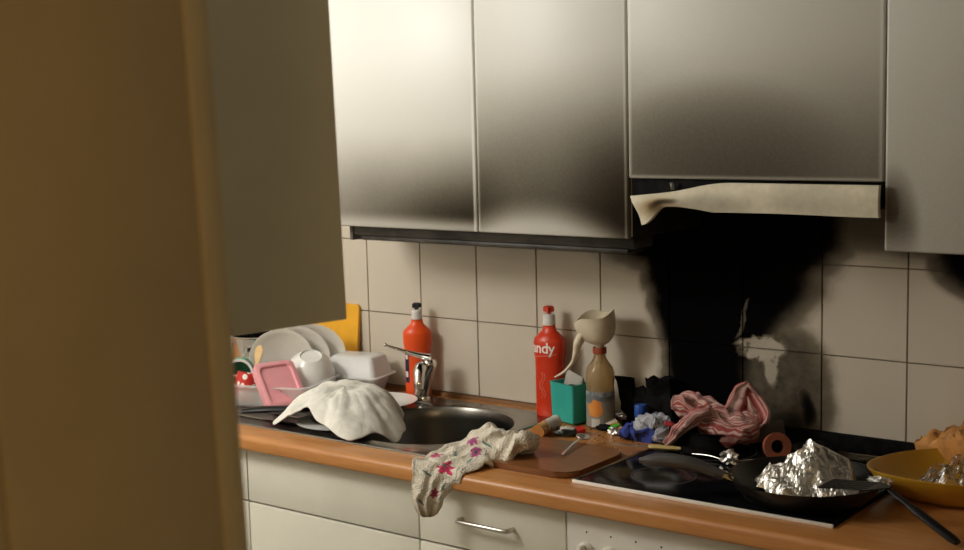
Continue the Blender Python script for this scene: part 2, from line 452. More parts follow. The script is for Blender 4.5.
wall_cabinet(1.674, 2.25, 1.402, soot4, 'wall cabinet right of the cooker hood with a smudge in its lower left corner', 'door_soot_d')
t = thing('under_cabinet_light', (0.63, -0.24, 1.36), 'long sooty grey light rail fixed under the two left wall cabinets', 'light')
box('housing', (-0.42, -0.045, 0.012), (0.44, 0.045, 0.0415), M['rail'], t, 0.006)
box('diffuser', (-0.40, -0.038, 0.0), (0.42, 0.038, 0.012), M['rail'], t, 0.004)
box('end_cap', (-0.432, -0.047, -0.001), (-0.42, 0.047, 0.0415), mat('grey_end_cap', (0.16, 0.15, 0.13), 0.5), t, 0.003)

# ------------------------------------------------------------------ cooker hood with melted visor
t = thing('cooker_hood', (1.383, -0.18, 1.47), 'slim cooker hood with a cream visor melted and drooping at its left end', 'cooker hood')
t.location = (0, 0, 0)
box('body', (1.096, -0.335, 1.486), (1.670, -0.02, 1.5365), M['burnt'], t, 0.003)
fl = box('grease_filter', (1.12, -0.32, 1.480), (1.65, -0.04, 1.486), M['burnt'], t)
for i in range(4):
    tube('rail', [(1.15 + .13 * i, -.32, 1.482), (1.15 + .13 * i, -.06, 1.482)], 0.004, M['burnt'], fl, 6)
NU, NV = 70, 12
vsv, fsv, cols = [], [], []
for side in (0, 1):
    for i in range(NU + 1):
        u = i / NU
        x = 1.128 + (1.672 - 1.128) * u
        dr = max(0.0, 1 - u / 0.42); dr2 = dr * dr * (3 - 2 * dr)
        end = max(0.0, 1 - u / 0.13); end = end * end * (3 - 2 * end)
        ztop = 1.532 - 0.030 * dr2 + 0.002 * math.sin(u * 21) * dr
        zbot = 1.470 + 0.010 * max(0, math.sin(min(1, u / .34) * PI)) - 0.030 * end - 0.001 * math.sin(u * 8)
        for j in range(NV + 1):
            v = j / NV
            xx = x + 0.034 * end * (1 - v) - .004 * end
            z = zbot + (ztop - zbot) * v
            y = -0.366 - 0.022 * dr2 * (0.3 + v * .4) - 0.025 * end * (1 - v) + 0.006 * dr * math.sin(v * 5 + u * 14) + 0.004 * math.sin(v * PI) * -1
            y += 0.012 * side
            vsv.append((xx, y, z))
            nn = mn.noise((x * 20, z * 24, 3.1)); n2 = mn.noise((x * 7, z * 11, 9.1))
            c = np.array((0.70, 0.64, 0.50)) * (0.98 + 0.14 * nn)
            bm_ = max(0, min(1, (0.50 - abs(v - .42)) * 2.6)) * max(0, min(1, 1.15 - abs(u - .09) / .10))
            c = c * (1 - .62 * bm_) + np.array((0.42, 0.24, 0.05)) * .62 * bm_
            dk = max(0, 1 - ((u - .13) / .075) ** 2 - ((v - .40) / .22) ** 2) ** .7
            c = c * (1 - .9 * dk) + np.array((.02, .015, .01)) * .9 * dk
            sm = max(0, 1 - ((u - .30) / .22) ** 2 - ((v - .30) / .5) ** 2) * (.5 + .5 * n2 * 2)
            c = c * (1 - .42 * max(0, min(1, sm)))
            br = max(0, n2 - .05) * 1.2 * (.4 + .6 * (1 - v)) * (1 if u > .25 else .4)
            c = c * (1 - .5 * min(1, br))
            cols.append(c)
n1_ = (NU + 1) * (NV + 1)
for s in (0, 1):
    for i in range(NU):
        for j in range(NV):
            a = s * n1_ + i * (NV + 1) + j; q_ = (a, a + NV + 1, a + NV + 2, a + 1)
            fsv.append(q_ if s == 0 else q_[::-1])
for i in range(NU):
    for j in (0, NV):
        a = i * (NV + 1) + j; fsv.append((a, a + NV + 1, a + NV + 1 + n1_, a + n1_))
for j in range(NV):
    for i in (0, NU):
        a = i * (NV + 1) + j; fsv.append((a, a + 1, a + 1 + n1_, a + n1_))
o = from_data('visor', vsv, fsv, attr_mat('melted_cream_plastic', 0.42, 0.06, 40), t, True, sharp=50); set_attr(o, cols)
o['label'] = 'cream visor strip, melted and scorched yellow at the left end'
tube('bracket', [(1.205, -.345, 1.515), (1.205, -.35, 1.530)], 0.004, M['satin'], t, 6)

# ------------------------------------------------------------------ base cabinets
def plinth_unit(x0, x1, label, split=True, handle=False):
    cx = (x0 + x1) / 2
    t = thing('base_cabinet', (cx, 0, 0), label, 'cabinet', 'cream base cabinets under the worktop')
    a, b_ = x0 - cx, x1 - cx
    box('body', (a + .001, YB + .022, 0.10), (b_ - .001, -0.01, 0.72 if split else 0.85), M['carcass'], t)
    box('plinth', (a + .001, -0.53, 0.0), (b_ - .001, -0.51, 0.10), M['dark_gap'], t)
    dr = box('drawer_front', (a + .0018, YB, 0.7125), (b_ - .0018, YB + .019, 0.850), M['cabinet'], t, 0.0025, 2)
    box('door', (a + .0018, YB, 0.105), (b_ - .0018, YB + .019, 0.7080), M['cabinet'], t, 0.0025, 2)
    box('shadow_gap', (a, YB + .0195, 0.70), (b_, YB + .0215, 0.856), M['dark_gap'], t)
    if handle:
        zz = 0.782; xa, xb = 0.804 - cx, 0.946 - cx; y1 = YB - 0.026
        pth = [(xa, YB, zz), (xa, y1 + .008, zz), (xa + .004, y1 + .002, zz), (xa + .012, y1, zz), (xb - .012, y1, zz), (xb - .004, y1 + .002, zz), (xb, y1 + .008, zz), (xb, YB, zz)]
        h_ = tube('handle', pth, 0.0052, M['satin'], dr, 10, sharp=80); h_['label'] = 'satin chrome bow handle'
        h2 = tube('handle', [(p[0], p[1], p[2] - .42) for p in pth], 0.0052, M['satin'], t, 10, sharp=80)
    return t
plinth_unit(-0.48, 0.104, 'base cabinet at the far left, mostly hidden behind the door jamb')
plinth_unit(0.104, 0.676, 'wide cream base cabinet under the sink with a plain front and no handle')
plinth_unit(0.676, 1.086, 'narrow cream base cabinet with a chrome bow handle beside the oven', handle=True)
plinth_unit(1.672, 2.25, 'base cabinet right of the oven under the yellow dish')
# oven
t = thing('oven', (1.377, 0, 0), 'cream built-in oven with a row of white control knobs under the hob', 'oven')
box('body', (-0.289, -0.57, 0.10), (0.292, -0.02, 0.85), M['carcass'], t)
box('plinth', (-0.289, -0.53, 0.0), (0.292, -0.51, 0.099), M['dark_gap'], t)
panel_m = mat('cream_oven_panel', (0.66, 0.635, 0.57), 0.4, var=0.03)
cp = box('control_panel', (-0.287, YB - .004, 0.715), (0.289, -0.575, 0.850), panel_m, t, 0.003)
dr = box('oven_door', (-0.287, YB - .004, 0.12), (0.289, -0.575, 0.708), panel_m, t, 0.003)
box('oven_window', (-0.20, YB - .006, 0.25), (0.20, YB - .0035, 0.60), M['glass_black'], dr, 0.002)
tube('oven_handle', [(-.22, YB, .665), (-.22, YB - .035, .665), (.22, YB - .035, .665), (.22, YB, .665)], 0.007, M['satin'], dr, 8)
knob_m = mat('white_knob', (0.74, 0.71, 0.62), 0.35, var=0.02)
for i in range(8):
    kx = 1.139 - 1.377 + i * 0.0600
    pos = (kx, YB - .004, 0.768)
    k = lathe('knob', [(0, 0), (.021, 0), (.021, .004), (.0185, .010), (.0175, .014), (0, .014)], knob_m, t, 24, loc=pos, rot=(PI / 2, 0, 0))
    bm = bmesh.new(); bm_box(bm, (-.006, -.019, .012), (.006, .019, .030), 0.003, 2)
    from_bm('grip', bm, knob_m, k, rot=(0, 0, 0.35 if i == 1 else 0.0))
    lathe('indicator_mark', [(0, 0), (.0022, 0), (.0018, .0007), (0, .0008)], M['dark_gap'], t, 10, loc=(kx + .001, YB - .004, 0.810), rot=(PI / 2, 0, 0))

# ------------------------------------------------------------------ worktop with round sink cut-out
SBX, SBY, SBR = 0.483, -0.303, 0.205       # bowl centre and radius
def worktop():
    x0, x1, yb, yf = -1.095, 2.25, -0.006, -0.640
    zt, zb = ZC, 0.857
    bm = bmesh.new()
    # rounded nosing
    R_ = 0.013
    prof = [(-0.56, zb), (yf + R_ * .6, zb)]
    for i in range(5):
        a = -PI / 2 - PI / 2 * i / 4; prof.append((yf + R_ * .6 + R_ * .6 * math.cos(a), zb + R_ * .6 + R_ * .6 * math.sin(a)))
    for i in range(6):
        a = PI - PI / 2 * i / 5; prof.append((yf + R_ + R_ * math.cos(a), zt - R_ + R_ * math.sin(a)))
    prof.append((-0.56, zt))
    A = [bm.verts.new((x0, y, z)) for y, z in prof]; B = [bm.verts.new((x1, y, z)) for y, z in prof]
    n = len(prof)
    for i in range(n): bm.faces.new((A[i], A[(i + 1) % n], B[(i + 1) % n], B[i]))
    bm.faces.new(A[::-1]); bm.faces.new(B)
    bm_box(bm, (x0, -0.56, zb), (SBX - SBR - .01, yb, zt))
    bm_box(bm, (SBX + SBR + .01, -0.56, zb), (x1, yb, zt))
    bm_box(bm, (SBX - SBR - .01, -0.56, zb), (SBX + SBR + .01, SBY - SBR - .006, zt))
    bm_box(bm, (SBX - SBR - .01, SBY + SBR + .006, zb), (SBX + SBR + .01, yb, zt))
    return from_bm('worktop', bm, M['worktop'], None, True, sharp=25)
tag(worktop(), 'long orange-brown wood worktop with a rounded front edge', 'worktop')
tag(box('wall_strip', (-1.09, -0.012, ZC), (1.06, -0.0055, 0.9065), wood('brown_strip', (.20, .10, .045), (.27, .14, .06), .5)), 'thin brown wooden strip sealing worktop and tiles behind the sink', 'strip')

# ------------------------------------------------------------------ sink
t = thing('sink', (0, 0, 0), 'stainless steel inset sink with a round bowl and ribbed drainer', 'sink')
SX0, SX1, SY0, SY1 = -0.36, 0.705, -0.557, -0.045
N_ = 64
def ray_rrect(a):
    best = None
    cx, cy = SBX, SBY; dx, dy = math.cos(a), math.sin(a); ts = []
    if dx > 1e-9: ts.append((SX1 - cx) / dx)
    if dx < -1e-9: ts.append((SX0 - cx) / dx)
    if dy > 1e-9: ts.append((SY1 - cy) / dy)
    if dy < -1e-9: ts.append((SY0 - cy) / dy)
    k = min(ts); return cx + dx * k, cy + dy * k
angs = sorted([2 * PI * k / N_ for k in range(N_)] + [math.atan2(y - SBY, x - SBX) % (2 * PI) for x in (SX0, SX1) for y in (SY0, SY1)])
def circ(r, z): return [(SBX + r * math.cos(a), SBY + r * math.sin(a), z) for a in angs]
outer = [ray_rrect(a) for a in angs]
def inset(d, z): return [(min(max(x, SX0 + d), SX1 - d), min(max(y, SY0 + d), SY1 - d), z) for x, y in outer]
L = [inset(0, ZC + .0004), inset(0.001, ZS + .0015), inset(.006, ZS + .0018), inset(.012, ZS - .0006), circ(SBR + .012, ZS - .0006), circ(SBR + .006, ZS + .0012), circ(SBR, ZS + .0002),
     circ(SBR - .004, ZS - .006), circ(SBR - .007, ZS - .03), circ(SBR - .012, ZS - .11), circ(SBR - .022, ZS - .145), circ(SBR - .05, ZS - .162), circ(.04, ZS - .168)]
v, f = loops_mesh(L[:7]); from_data('drainer_deck', v, f, M['steel'], t, True, sharp=30)
v, f = loops_mesh(L[6:], cap_last=True); from_data('bowl', v, f, M['steel_dark'], t, True, sharp=60)
lathe('drain', [(0, 0), (.036, 0), (.036, .003), (.030, .004), (.026, .001), (0, .001)], M['chrome'], t, 24, loc=(SBX, SBY, ZS - .1675))
for i in range(7):
    y = -0.49 + i * 0.062
    x1_ = SBX - math.sqrt(max(0, (SBR + .035) ** 2 - (y - SBY) ** 2)) if abs(y - SBY) < SBR + .03 else SBX - .06
    tube('drainer_rib', [(SX0 + .04, y, ZS - .001), (SX0 + .06, y, ZS + .0005), (x1_ - .02, y, ZS + .0005), (x1_, y, ZS - .001)], [0.003, .0045, .0045, .003], M['steel'], t, 8, (1.3, .55))

# faucet
t = thing('faucet', (0.276, -0.098, ZS), 'chrome single-lever mixer tap behind the sink bowl', 'faucet')
FX = Vector((0.276, -0.098, ZS))
def fl_(*p): return [Vector(q_) - FX for q_ in p]
lathe('base', [(0, 0), (.0225, 0), (.0225, .004), (.021, .010), (.0195, .016), (0, .016)], M['chrome'], t, 24)
tube('body', fl_((.276, -.098, .91), (.281, -.098, .94), (.292, -.098, .975), (.302, -.098, 1.005), (.306, -.098, 1.020)), [.0195, .0195, .0195, .021, .013], M['chrome'], t, 18, n=16)
sp = tube('spout', fl_((.286, -.100, .985), (.292, -.118, .997), (.300, -.138, .990), (.307, -.150, .968), (.311, -.156, .944)), [.019, .019, .017, .0145, .0130], M['chrome'], t, 16, n=20)
lathe('aerator', [(.006, 0), (.0138, 0), (.0138, .016), (.006, .016)], M['chrome'], sp, 18, loc=fl_((.312, -.158, .929))[0], rot=(-.22, 0.12, 0))
lv = tube('lever', fl_((.308, -.100, 1.022), (.280, -.117, 1.030), (.25, -.145, 1.044), (.214, -.175, 1.060)), [.017, .012, .0070, .0050], M['chrome'], t, 12, (1.3, .75), n=14)
v, f = lathe_data([(0.0004, -.006), (.004, -.005), (.006, 0), (.004, .005), (.0004, .006)], 12)
from_data('lever_tip', v, f, M['chrome'], lv, True, loc=fl_((.213, -.176, 1.0605))[0])

# ------------------------------------------------------------------ hob
t = thing('hob', (0, 0, 0), 'black glass hob with a bright steel front trim, littered with fire debris', 'hob')
HX0, HX1, HY0, HY1 = 1.073, 1.664, -0.556, -0.028
box('glass', (HX0 + .005, HY0 + .006, ZC), (HX1 - .005, HY1 - .005, ZH), M['glass_black'], t, 0.0015)
trim_b = mat('bright_trim', (0.90, 0.88, 0.84), 0.30, 0.2, var=0.03); trim_d = mat('tan_reflect_trim', (0.32, 0.25, 0.18), 0.35, 1.0, var=0.15)  # second trim: tan reflection on the steel put into its colour
box('front_trim', (HX0, HY0, ZC), (HX1, HY0 + .0045, ZH + .0016), trim_b, t, 0.001)
box('back_trim', (HX0, HY1 - .006, ZC), (HX1, HY1, ZH + .0016), trim_d, t, 0.001)
box('side_trim', (HX0, HY0 + .007, ZC), (HX0 + .008, HY1 - .006, ZH + .0014), trim_d, t, 0.001)
box('side_trim', (HX1 - .008, HY0 + .007, ZC), (HX1, HY1 - .006, ZH + .0014), M['burnt'], t, 0.001)
for cx, cy, r in ((1.22, -.42, .072), (1.22, -.17, .09), (1.51, -.42, .09), (1.51, -.17, .072)):
    lathe('cooking_zone', [(r - .003, ZH - .0002), (r - .003, ZH + .0002), (r, ZH + .0002), (r, ZH - .0002)], M['ring'], t, 40, loc=(cx, cy, 0), close=True)
box('rear_guard', (HX0, HY1 + .002, ZC), (HX1 + .05, -0.006, 0.9385), M['burnt'], t, 0.002)

# ------------------------------------------------------------------ opposite wall cabinet with its door standing open
t = thing('wall_cabinet', (0.92, YF, 1.40), 'olive-grey cabinet door standing open beside the door jamb in the foreground', 'cabinet')
olive = mat('olive_grey_laminate', (0.76, 0.70, 0.50), 0.55, var=0.03, vscale=5)
box('body', (-0.60, 0.002, 0.0), (0.285, 0.33, 0.75), M['carcass'], t, 0.001)
dw = 0.40; ang = math.radians(90 - 11.5)
dd = box('door', (0, -0.018, -0.001), (dw, 0.0, 0.75), olive, t, 0.002, loc=(0.292, 0.322, 0), rot=(math.radians(-2.0), 0, ang))
dd['label'] = 'flat olive-grey door leaf, swung open'
lathe('door_knob', [(0, 0), (.006, 0), (.006, .012), (.014, .016), (.014, .022), (0, .024)], M['satin'], dd, 16, loc=(dw - .04, 0, .06), rot=(-PI / 2, 0, 0))

# ------------------------------------------------------------------ lamps (fittings around the two light sources)
t = thing('pendant_lamp', tuple(LAMP), 'pendant lamp hanging in the middle of the kitchen', 'lamp')
tube('cord', [(0, 0, .19), (0, 0, CEIL - LAMP.z)], 0.003, M['white_plastic'], t, 6)
lathe('socket', [(0, .15), (.02, .15), (.02, .19), (0, .20)], M['white_plastic'], t, 16)
t = thing('hall_lamp', tuple(HLAMP), 'warm pendant lamp hanging in the hall', 'lamp')
tube('cord', [(0, 0, .17), (0, 0, CEIL - HLAMP.z)], 0.003, M['white_plastic'], t, 6)
lathe('socket', [(0, .13), (.02, .13), (.02, .17), (0, .18)], M['white_plastic'], t, 16)

# ------------------------------------------------------------------ loft of cloth: closed cross-sections with folds
def loft_cloth(path, wid, thick, nu=90, nv=44, folds=5, famp=0.18, lump=0.25, seed=0, side=None, nscale=28.0, curl=0.0):
    """a rolled or gathered cloth along a path; returns verts, faces, uv list"""
    P = spline(path, nu); vs_, fs, uv = [], [], []
    T = [(P[min(i + 1, nu - 1)] - P[max(i - 1, 0)]).normalized() for i in range(nu)]
    for i in range(nu):
        u = i / (nu - 1)
        s_ = Vector(side) if side is not None else Vector((0, 0, 1)).cross(T[i])
        s_ = (s_ - T[i] * s_.dot(T[i])).normalized(); n_ = T[i].cross(s_)
        if n_.z < 0 and side is None: n_ = -n_
        a = lerp_list(wid, u); b_ = lerp_list(thick, u)
        endf = min(1.0, min(u, 1 - u) / 0.035); endf = math.sqrt(max(0.02, endf * (2 - endf)))
        for k in range(nv):
            th = 2 * PI * k / nv
            c, s = math.cos(th), math.sin(th)
            c = math.copysign(abs(c) ** 0.75, c); s2 = math.copysign(abs(s) ** 0.8, s)
            fold = math.sin(c * folds * PI + 2.2 * mn.noise((u * 3.0, c * 1.2, seed)) + u * 2.0 + seed)
            h = s2 * b_ * endf + (b_ * famp + 0.0015) * fold * (1 if s >= 0 else 0.7)
            p = P[i] + s_ * (c * a * endf) + n_ * h
            q_ = p * nscale
            d = mn.noise((q_.x + seed, q_.y, q_.z)) * lump * b_ + mn.noise((q_.x * 2.7, q_.y * 2.7 + seed, q_.z * 2.7)) * lump * .4 * b_
            p = p + n_ * d + s_ * (mn.noise((q_.y, q_.z, q_.x + seed)) * lump * .5 * a)
            vs_.append(p); uv.append((u, c, s))
    for i in range(nu - 1):
        for k in range(nv):
            k2 = (k + 1) % nv; fs.append((i * nv + k, i * nv + k2, (i + 1) * nv + k2, (i + 1) * nv + k))
    fs.append(tuple(range(nv))[::-1]); fs.append(tuple((nu - 1) * nv + k for k in range(nv)))
    return vs_, fs, uv
def merge(parts):
    vs_, fs, uv = [], [], []
    for v, f, u in parts:
        o = len(vs_); vs_ += v; fs += [tuple(i + o for i in q_) for q_ in f]; uv += u
    return vs_, fs, uv

# simple position-based cloth so that a sheet really drapes over what lies under it
def drape(P, cols, steps=260, iters=10, g=0.0009, thick=0.003, fric=0.7):
    n, m_, _ = P.shape
    prev = P.copy()
    R0 = np.linalg.norm(P[1:] - P[:-1], axis=2); C0 = np.linalg.norm(P[:, 1:] - P[:, :-1], axis=2)
    D0 = np.linalg.norm(P[1:, 1:] - P[:-1, :-1], axis=2); E0 = np.linalg.norm(P[1:, :-1] - P[:-1, 1:], axis=2)
    B0 = np.linalg.norm(P[2:] - P[:-2], axis=2); B1 = np.linalg.norm(P[:, 2:] - P[:, :-2], axis=2)
    def solve(A, B, L, k):
        d = B - A; l = np.linalg.norm(d, axis=-1, keepdims=True) + 1e-9
        c = d * ((l - L[..., None]) / l) * 0.5 * k
        return c
    for s in range(steps):
        vel = (P - prev) * 0.96; prev = P.copy()
        P = P + vel; P[..., 2] -= g
        for it in range(iters):
            for a in (0, 1):
                c = solve(P[a:-1:2], P[a + 1::2], R0[a::2], 1.0); P[a:-1:2] += c; P[a + 1::2] -= c
                c = solve(P[:, a:-1:2], P[:, a + 1::2], C0[:, a::2], 1.0); P[:, a:-1:2] += c; P[:, a + 1::2] -= c
            for a in (0, 1):
                c = solve(P[a:-1:2, :-1], P[a + 1::2, 1:], D0[a::2], .25); P[a:-1:2, :-1] += c; P[a + 1::2, 1:] -= c
                c = solve(P[a:-1:2, 1:], P[a + 1::2, :-1], E0[a::2], .25); P[a:-1:2, 1:] += c; P[a + 1::2, :-1] -= c
            c = solve(P[:-2], P[2:], B0, .04); P[:-2] += c; P[2:] -= c
            c = solve(P[:, :-2], P[:, 2:], B1, .04); P[:, :-2] += c; P[:, 2:] -= c
        for col in cols:
            kind = col[0]
            if kind == 'plane':
                _, z, hole = col
                msk = P[..., 2] < z + thick
                if hole: msk &= ((P[..., 0] - hole[0]) ** 2 + (P[..., 1] - hole[1]) ** 2) > hole[2] ** 2
                P[..., 2] = np.where(msk, z + thick, P[..., 2])
                prev[msk, :2] += (P[msk, :2] - prev[msk, :2]) * fric
            elif kind == 'ell':
                c_, r_ = np.array(col[1]), np.array(col[2]) + thick
                d = (P - c_) / r_; l = np.linalg.norm(d, axis=2); msk = l < 1
                q_ = c_ + d / (l[..., None] + 1e-9) * r_
                P[msk] = q_[msk]; prev[msk] += (P[msk] - prev[msk]) * fric
            elif kind == 'cyl':
                cx, cy, r_, z0, z1 = col[1:]
                dx = P[..., 0] - cx; dy = P[..., 1] - cy; rr = np.sqrt(dx * dx + dy * dy) + 1e-9
                ins = (rr < r_ + thick) & (P[..., 2] < z1 + thick) & (P[..., 2] > z0)
                top = ins & ((z1 + thick - P[..., 2]) < (r_ + thick - rr))
                sd = ins & ~top
                P[..., 2] = np.where(top, z1 + thick, P[..., 2])
                k = (r_ + thick) / rr
                P[..., 0] = np.where(sd, cx + dx * k, P[..., 0]); P[..., 1] = np.where(sd, cy + dy * k, P[..., 1])
                prev[ins] += (P[ins] - prev[ins]) * fric
    return P
def cloth_obj(name, P, m, cols_fn=None, solid=0.003, sub=1):
    n, m_, _ = P.shape
    fs = [(i * m_ + j, i * m_ + j + 1, (i + 1) * m_ + j + 1, (i + 1) * m_ + j) for i in range(n - 1) for j in range(m_ - 1)]
    o = from_data(name, [tuple(p) for p in P.reshape(-1, 3)], fs, m)
    if cols_fn: set_attr(o, [cols_fn(i / (n - 1), j / (m_ - 1)) for i in range(n) for j in range(m_)])
    md = o.modifiers.new('solid', 'SOLIDIFY'); md.thickness = solid; md.offset = 1
    if sub: ms = o.modifiers.new('sub', 'SUBSURF'); ms.levels = sub; ms.render_levels = sub
    return o
def sheet(cx, cy, z, sx, sy, n, m_, rot=0.0, wob=0.004, seed=1):
    P = np.zeros((n, m_, 3)); c, s = math.cos(rot), math.sin(rot)
    for i in range(n):
        for j in range(m_):
            a = (i / (n - 1) - .5) * sx; b_ = (j / (m_ - 1) - .5) * sy
            P[i, j] = (cx + a * c - b_ * s, cy + a * s + b_ * c, z + wob * mn.noise((a * 25, b_ * 25, seed)))
    return P

# ------------------------------------------------------------------ draining area, left of the bowl
# frying pan under the towel
t = thing('saucepan', (0.262, -0.400, ZS + .0095), 'black pan upside down under the white towel, handle poking out left', 'pan')
lathe('pan_body', [(.084, 0), (.087, .004), (.085, .020), (.079, .040), (.066, .052), (.046, .058), (.024, .061), (0.0, .062)], M['black'], t, 40)
tube('handle', [(-.070, -.03, .022), (-.13, -.065, .022), (-.19, -.098, .020), (-.245, -.125, .014)], [.010, .012, .013, .009], M['black'], t, 12, (1.25, .7), n=14)
tp = tag(lathe('plate', [(0, .003), (.06, .003), (.063, 0), (.068, .003), (.10, .013), (.104, .016), (.10, .016), (.066, .007), (0, .006)], M['ceramic_white'], None, 40, loc=(0.215, -0.21, ZS + .0012)),
         'white plate lying flat between the white towel and the tap', 'plate', 'plates by the sink')
tag(lathe('plate', [(0, .003), (.06, .003), (.063, 0), (.068, .003), (.108, .006), (.114, .0085), (.110, .0085), (.066, .0075), (0, .0065)], M['ceramic_white'], None, 44, loc=(0.268, -0.420, ZS + .0012)), 'white plate under the black pan, its rim showing below the towel', 'plate', 'plates by the sink')
def towel_surface():
    cx, cy = 0.270, -0.405
    # (angle, reach, edge height above the deck, profile power)
    key = [(-180, .150, .020, 2.2), (-141, .192, .001, 1.25), (-118, .150, .040, 2.0), (-94, .124, .060, 2.8), (-68, .152, .030, 1.9), (-43, .218, .001, 1.35), (-24, .185, .010, 1.8), (-4, .190, -.022, 1.7), (10, .178, -.006, 1.6), (30, .150, .012, 2.2), (70, .135, .010, 2.6), (130, .175, .002, 1.6), (180, .150, .020, 2.2)]
    na, nr = 200, 44
    P = np.zeros((nr, na, 3))
    for k in range(na):
        an = -180 + 360 * k / (na - 1)
        for q0, q1 in zip(key, key[1:]):
            if q0[0] <= an <= q1[0]:
                f_ = (an - q0[0]) / (q1[0] - q0[0]); f_ = f_ * f_ * (3 - 2 * f_)
                R_, ze, pw = (q0[m_] + (q1[m_] - q0[m_]) * f_ for m_ in (1, 2, 3)); break
        th = math.radians(an); ca, sa = math.cos(th), math.sin(th)
        for i in range(nr):
            t_ = i / (nr - 1)
            r_ = R_ * t_; rr0 = r_ / .2 * .5
            pl = max(0.0, (t_ - .30) / .70)
            zt_ = .094 + .010 * mn.noise((ca * 1.3 * t_ * 2, sa * 1.3 * t_ * 2, 7.0))
            z = zt_ * (1 - pl ** pw) + ze * pl ** pw
            fold = .8 * mn.noise((ca * 1.7, sa * 1.7, t_ * 1.3)) + .45 * mn.noise((ca * rr0 * 8, sa * rr0 * 8, 4.0)) + .10 * mn.noise((ca * rr0 * 19, sa * rr0 * 19, 4.0)) + .25 * (abs(mn.noise((ca * 4.2, sa * 4.2, t_ * 1.6 + 4))) - .25)
            amp = .017 * min(1, t_ * 1.7) * (1 - .35 * t_)
            z2 = z + fold * amp
            rr_ = r_ + .010 * fold * t_ + .006 * mn.noise((an * .09, 2.0, 1.0)) * t_
            q_ = Vector((ca * rr_, sa * rr_, z2)) * 40
            z2 += .0016 * mn.noise(q_) + .0007 * mn.noise(q_ * 2.4)
            x_, y_ = cx + rr_ * ca, cy + rr_ * sa
            over = (x_ - SBX) ** 2 + (y_ - SBY) ** 2 < (SBR - .012) ** 2
            P[i, k] = (x_, y_, ZS + (z2 if over else max(.0025, z2)))
    return P
Pz = towel_surface()
def towel_col(u, v):
    an_ = v * 2 * PI; n = mn.noise((u * math.cos(an_) * 3, u * math.sin(an_) * 3, 2.0)); n2 = mn.noise((u * math.cos(an_) * 12, u * math.sin(an_) * 12, 5.0))
    st = max(0, n - .05) * .9 * (1 if .44 < v < .62 else .4)
    c = np.array((.80, .78, .71)) * (1 + .05 * n2)
    return c * (1 - min(.6, st))
tag(cloth_obj('dish_towel', Pz, attr_mat('white_terry', 0.95, 0.5, 260), towel_col, 0.004), 'crumpled off-white towel draped over the pan beside the sink', 'towel')

# dish tray
trans = mat('frosted_clear_plastic', (0.82, 0.82, 0.80), 0.30, var=0.02, alpha=0.42)
def tray(name, w_, d_, h, r, taper, m, parent, wall_=0.003, flange=0.010, inv=False):
    loops = []
    def rl(dx, z, rr=r): return [(x, y, z) for x, y in rrect(-w_ / 2 + dx, w_ / 2 - dx, -d_ / 2 + dx, d_ / 2 - dx, max(.004, rr - dx * .5))]
    zs = [(taper + .008, 0), (taper, .006), (0, h - .003), (-flange, h - .003), (-flange, h), (wall_, h), (taper + wall_, .008), (taper + .012, .004)]
    for dx, z in zs: loops.append(rl(dx, z if not inv else h - z))
    v, f = loops_mesh(loops, True, True)
    return from_data(name, v, f, m, parent, True, sharp=45)
t = thing('dish_tray', (-0.138, -0.345, ZS + .0015), 'translucent white plastic tray holding the washed dishes', 'tray', rotz=math.radians(17))
tray('tray_body', 0.44, 0.215, 0.066, 0.03, 0.018, trans, t)
# pink lunch box
pink = mat('pink_plastic', (0.86, 0.38, 0.42), 0.4, var=0.03, sss=0.1)
t = thing('lunch_box', (0.020, -0.392, 0.970), 'pink plastic box lid tilted in the dish tray', 'lid', rot=tuple(Matrix(((.302, -.614, .728), (.951, .194, -.231), (0, .766, .643))).to_euler()))
lp = lambda a, z: [(x, y, z) for x, y in rrect(-.058 + a, .058 - a, -.066 + a, .066 - a, .016)]
v, f = loops_mesh([lp(.006, -.022), lp(.003, -.024), lp(0, -.006), lp(-.002, .0), lp(-.002, .006), lp(.001, .008), lp(.010, .008), lp(.013, .002)], True, True)
from_data('lid_shell', v, f, pink, t, True, sharp=45)
# bowl, plates
t = tag(lathe('bowl', [(0, .004), (.028, .004), (.030, 0), (.034, .003), (.055, .022), (.068, .048), (.072, .072), (.069, .073), (.064, .05), (.05, .026), (.03, .010), (0, .009)], M['ceramic_white'], None, 40,
        loc=(0.012, -0.262, 1.026), rot=(math.radians(180 + 24), math.radians(10), math.radians(30))), 'round white bowl tipped on its side behind the pink lid', 'bowl')
PL = [(0, .004), (.055, .004), (.058, 0), (.063, .003), (.10, .014), (.118, .020), (.120, .0225), (.116, .0225), (.098, .017), (.062, .008), (0, .007)]
for i, (x, y, z, rx, rz, r_, lab) in enumerate(((-.158, -.206, .996, 98, 40, .78, 'leftmost of the cream plates standing upright behind the dish tray'),
                                      (-.137, -.164, .998, 98, 40, .79, 'middle cream plate standing upright behind the dish tray'),
                                      (-.116, -.122, 1.000, 98, 40, .80, 'cream plate standing upright nearest the yellow chopping board'))):
    tag(lathe('plate', [(r * r_, z_ * 1.1) for r, z_ in PL], M['ceramic'], None, 44, loc=(x, y, z), rot=(math.radians(rx), 0, math.radians(rz))), lab, 'plate', 'plates by the sink')
# frosted tubs
frost = mat('frosted_white_plastic', (0.84, 0.84, 0.83), 0.35, var=0.03, trans=0.2, ior=1.3)
t = thing('plastic_tub', (0.044, -0.106, ZS + .001), 'lower frosted plastic tub standing between the bowl and the tap', 'tub', 'frosted tubs on the drainer', rotz=math.radians(12))
tray('tub_body', 0.155, 0.11, 0.052, 0.018, 0.012, frost, t, flange=.008)
t = thing('plastic_tub', (0.046, -0.106, ZS + .0535), 'frosted plastic tub turned upside down on another tub', 'tub', 'frosted tubs on the drainer', rotz=math.radians(13))
tray('tub_body', 0.165, 0.12, 0.058, 0.018, 0.014, frost, t, flange=.010, inv=True)
